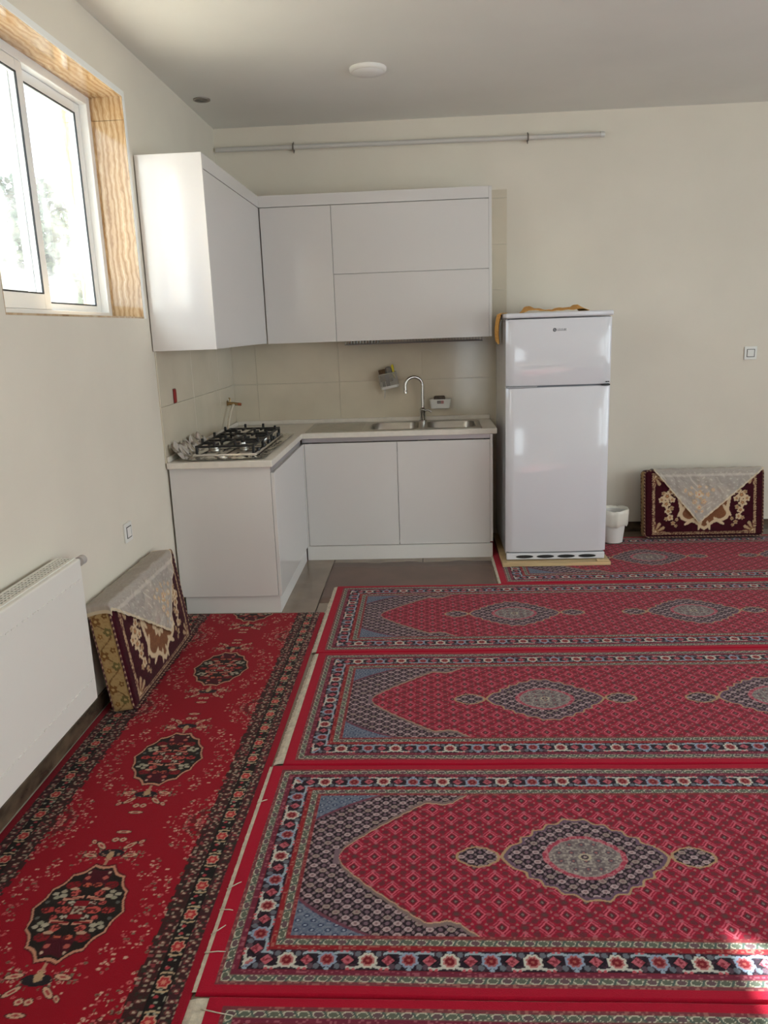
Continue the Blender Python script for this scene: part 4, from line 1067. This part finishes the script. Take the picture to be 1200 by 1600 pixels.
def lace(Mw, a0, a1, tip, depth, label, seed, side_drop=0.0):
    n1, n2 = 130, 110
    S, Tt = np.meshgrid(np.linspace(0, 1, n1), np.linspace(0, 1, n2), indexing='ij')
    A = a0+(a1-a0)*S
    f = np.where(A < tip, (A-a0)/(tip-a0), (a1-A)/(a1-tip)); f = np.clip(f, 0, 1)
    rs = np.random.RandomState(seed)
    D = depth*f+.004*np.abs(np.sin(A*90))+.006
    back = .045
    s = -back-CT_+.0+(D+back+CT_)*Tt        # arc length along the section, 0 = front top edge
    hy, hz = CT_/2+.006, CH/2+.006; r = .028
    Y = np.where(s < -CT_, hy+.002, np.where(s < 0, -hy-s*(2*hy/CT_), -hy)); Z = np.where(s < -CT_, hz+(s+CT_), np.where(s < 0, hz, hz-s))
    # round the two bends
    dF = np.clip(1-np.abs(s)/r, 0, 1); Y = Y+.14*r*dF**2*.9; Z = Z-.14*r*dF**2*.9
    dB = np.clip(1-np.abs(s+CT_)/r, 0, 1); Y = Y-.35*r*dB**2*.9; Z = Z-.35*r*dB**2*.9
    wr = .004*np.sin(A*28+s*9+seed)+.003*np.sin(A*61-s*33)+.003*np.sin(s*50+A*13)
    dep = np.clip(s, 0, 1)
    bul = .010*np.clip(1-(A/(CW/2))**4, 0, 1)*np.clip(1-(Z/(CH/2))**4, 0, 1)
    Y = np.where(s > 0, Y-bul-.003-np.abs(wr)*np.clip(s*20, 0, 1)-.02*dep**2*0, Y); Z = np.where((s <= 0) & (s > -CT_), Z+np.abs(wr)*.6+.001, Z)
    if side_drop > 0:   # the near end slumps over the cushion's side
        over = np.clip(-CW/2+.004-A, 0, 1); 
        A2 = np.where(A < -CW/2, -CW/2-.006-.004*np.sin(Z*60), A); Z = np.where(A < -CW/2, Z-over*1.0, Z); A = A2
    P = np.stack([A, Y, Z], -1)
    C = np.empty(A.shape+(3,)); C[:] = (206, 196, 184)
    de = np.full(A.shape, .60)
    hb = hashn(A, s, .004); de += (hb-.5)*.10
    edge = (D-s < .014) | (f < .03); de[edge] = .9; mixc(C, edge, (208, 190, 160))
    band = np.abs(s-.045) < .008; de[band] = .80
    gold = (206, 168, 124)
    cx, cy = tip-.0, depth*.48
    for X, Y_, rr in ((0, 0, .034), (.06, .0, .018), (-.06, -.005, .018), (.03, .05, .020), (-.03, .05, .020), (0, .09, .018), (.095, -.03, .014), (-.095, -.03, .014), (.0, -.055, .016), (.05, -.05, .012), (-.05, -.05, .012), (.02, .12, .012), (-.02, .12, .012)):
        th = np.arctan2(s-cy-Y_, A-cx-X); rad = np.hypot(A-cx-X, s-cy-Y_); k = .65+.35*np.abs(np.cos(2.5*th))
        m = (rad < rr*k) & (s > .01); de[m] = .86; mixc(C, m, (214, 196, 166)); ring = m & (rad > rr*k*.62); mixc(C, ring, gold); mixc(C, m & (rad < rr*.25), (200, 130, 96))
    lf = (np.abs(np.sin(A*70+s*20+4*np.sin(s*27))*np.sin(s*80-A*30+3*np.sin(A*31))) > .84) & (s > .02); de[lf] = np.maximum(de[lf], .74); mixc(C, lf, (214, 204, 188))
    me = grid_mesh('lace_cover', P, C)
    at = me.attributes.new('thread', 'FLOAT', 'POINT'); at.data.foreach_set('value', np.clip(de, 0, .95).reshape(-1).astype(np.float32))
    me.materials.append(M_lace); me.polygons.foreach_set('use_smooth', [True]*len(me.polygons))
    o = bpy.data.objects.new('lace_cover', me); COL.objects.link(o); o.matrix_world = Mw
    return tag(o, label, 'lace cloth', 'lace cloths on the cushions')
def place(fx, fy, face_rot, lean, cz=.010):
    """bottom front edge midpoint at (fx,fy); local -Y is the front"""
    # pivot: bottom front edge local (0,-hy,-hz)
    Rz = Matrix.Rotation(face_rot, 4, 'Z'); Rx = Matrix.Rotation(-lean, 4, 'X'); M0 = Rz @ Rx
    lowest = M0 @ Vector((0, CT_/2, -CH/2)); front = M0 @ Vector((0, -CT_/2, -CH/2))
    z = cz-min(lowest.z, front.z)
    return Matrix.Translation((fx-front.x, fy-front.y, z)) @ M0
# right cushion on the back wall, left cushion on the left wall
ML_R = place(3.332, -.285, 0.0, R(8.5)); ML_L = place(.174, -2.385, R(90), R(7.5), .0105)
cushion(ML_R, 'dark maroon floral floor cushion leaning on the back wall right of the bin')
cushion(ML_L, 'dark maroon floral floor cushion leaning on the left wall beside the radiator')
lace(ML_R, -.345, .405, -.04, .375, 'sheer grey lace cloth draped over the cushion on the back wall', 2)
lace(ML_L, -.452, .36, .10, .33, 'sheer grey lace cloth draped over the cushion by the radiator', 5, side_drop=1)

# ------------------------------------------------------------------ radiator
ra = thing('panel_radiator', (.065, -3.6, .18), 'white panel radiator with slotted top on the left wall', 'radiator')
RY_0, RY_1, RZ0, RZ1 = -4.18, -2.985, .182, .748
bx('front_panel', .090, .112, RY_0, RY_1, RZ0, RZ1-.004, M_rad, ra, .006, 3)
bx('back_panel', .022, .040, RY_0+.01, RY_1-.006, RZ0+.005, RZ1-.004, M_rad, ra, .003)
for y0, y1 in ((RY_0+.004, RY_0+.007), (RY_1-.007, RY_1-.004)): bx('side_cover', .026, .092, y0, y1, RZ0+.02, RZ1-.003, M_rad, ra)
bm = B(); box(bm, .024, .034, RY_0+.004, RY_1-.004, RZ1-.006, RZ1); box(bm, .082, .094, RY_0+.004, RY_1-.004, RZ1-.006, RZ1)
for x in (.045, .059, .071): box(bm, x-.0018, x+.0018, RY_0+.004, RY_1-.004, RZ1-.006, RZ1)
y = RY_0+.010
while y < RY_1-.01: box(bm, .034, .082, y, y+.009, RZ1-.006, RZ1-.001); y += .022
obj('top_grille', bm, M_rad, ra)
bx('inner_plate', .040, .090, RY_0+.01, RY_1-.01, RZ1-.10, RZ1-.09, M_rad, ra)  # white plate inside the radiator, below the top grille
bm = B(); y = RY_0+.03
while y < RY_1-.02: box(bm, .111, .1150, y, y+.020, RZ0+.085, RZ0+.092, .0012, 1); box(bm, .111, .1150, y, y+.020, RZ1-.080, RZ1-.0755, .0008, 1); y += .034
dm = obj('light_dash_row', bm, M_rad, ra); dm['kind'] = 'stuff'  # raised dashes standing in for light and reflections from the slots
obj('vent_cap', lathe(B(), [(.008, RY_1-.006), (.008, RY_1+.048), (.018, RY_1+.050), (.018, RY_1+.082), (.015, RY_1+.085)], 24, (.082, 0, .716), axis='Y'), mat('cap_grey', (176, 170, 164), .4), ra, smooth=40)
for y in (-3.25, -3.95): bx('wall_bracket', 0.0, .024, y-.02, y+.02, .30, .66, M_rad, ra)

# ------------------------------------------------------------------ wall plates, pipe, ceiling fittings
def plate(name, M4, label, cat):
    t = bpy.data.objects.new(name, None); COL.objects.link(t); t.matrix_world = M4; tag(t, label, cat)
    def p(nm, *a, m=M_white, bev=.002): return obj(nm, box(B(), *a, bev), m, t, local=True)
    p('cover_plate', -.043, .043, -.010, 0, -.045, .045, bev=.003)
    bm = B()
    for b in ((-.027, .027, -.0118, -.009, .0235, .027), (-.027, .027, -.0118, -.009, -.027, -.0235), (-.027, -.0235, -.0118, -.009, -.0235, .0235), (.0235, .027, -.0118, -.009, -.0235, .0235)): box(bm, *b)
    obj('black_frame', bm, M_dark, t, local=True)  # thin black frame around the rocker
    p('rocker', -.0235, .0235, -.013, -.009, -.0235, .0235)
    return t
plate('light_switch', Matrix.Translation((3.675, 0, 1.275)), 'white light switch on the back wall right of the refrigerator', 'switch')
plate('wall_socket', Matrix.Translation((0, -2.25, .652)) @ Matrix.Rotation(R(90), 4, 'Z'), 'white wall socket above the cushion by the radiator', 'socket')

pp = thing('wall_pipe', (1.3, -.045, 2.73), 'grey pipe running along the back wall near the ceiling', 'pipe')
px0, px1 = .016, 2.60
def pz(x): return 2.744-.018*x/2.6
obj('pipe', tube(B(), [(px0, -.045, pz(px0)), (px1, -.045, pz(px1))], .0155, 16), M_pipe, pp, smooth=50)
obj('end_cap', tube(B(), [(px1-.012, -.045, pz(px1)), (px1+.012, -.045, pz(px1)), (px1+.018, -.045, pz(px1))], [.019, .019, .012], 16), M_pipe, pp, smooth=50)
for x in (.545, 2.115):
    bm = B(); box(bm, x-.004, x+.004, -.064, -.004, pz(x)-.021, pz(x)+.021, .002); 
    tube(bm, [(x, -.022, pz(x)-.034), (x, -.022, pz(x)+.036)], .0035, 6)
    obj('clamp', bm, mat('clamp_steel', (120, 112, 104), .4, metal=.8), pp)

cl = thing('ceiling_lamp', (1.130, -1.10, H-.03), 'round white flat ceiling lamp above the kitchen', 'lamp')
obj('lamp_housing', lathe(B(), [(.100, H), (.100, H-.012), (.094, H-.020), (.086, H-.022)], 40, (1.130, -1.10, 0)), M_white, cl, smooth=40)
obj('diffuser', lathe(B(), [(.086, H-.021), (.080, H-.026), (.04, H-.030), (.002, H-.031)], 40, (1.130, -1.10, 0), cap=False), mat('opal_diffuser', (232, 230, 226), .5), cl, smooth=True)
sp0 = thing('recessed_spotlight', (.115, -.695, H-.01), 'small grey unlit recessed spotlight in the ceiling corner', 'spotlight')
obj('bezel', lathe(B(), [(.050, H), (.050, H-.006), (.044, H-.008), (.036, H-.004)], 32, (.115, -.695, 0), cap=False), mat('bezel_grey', (150, 142, 134), .4, metal=.5), sp0, smooth=40)
obj('lens', lathe(B(), [(.036, H-.003), (.002, H-.003)], 24, (.115, -.695, 0), cap=False), mat('lens_grey', (104, 98, 92), .4), sp0)
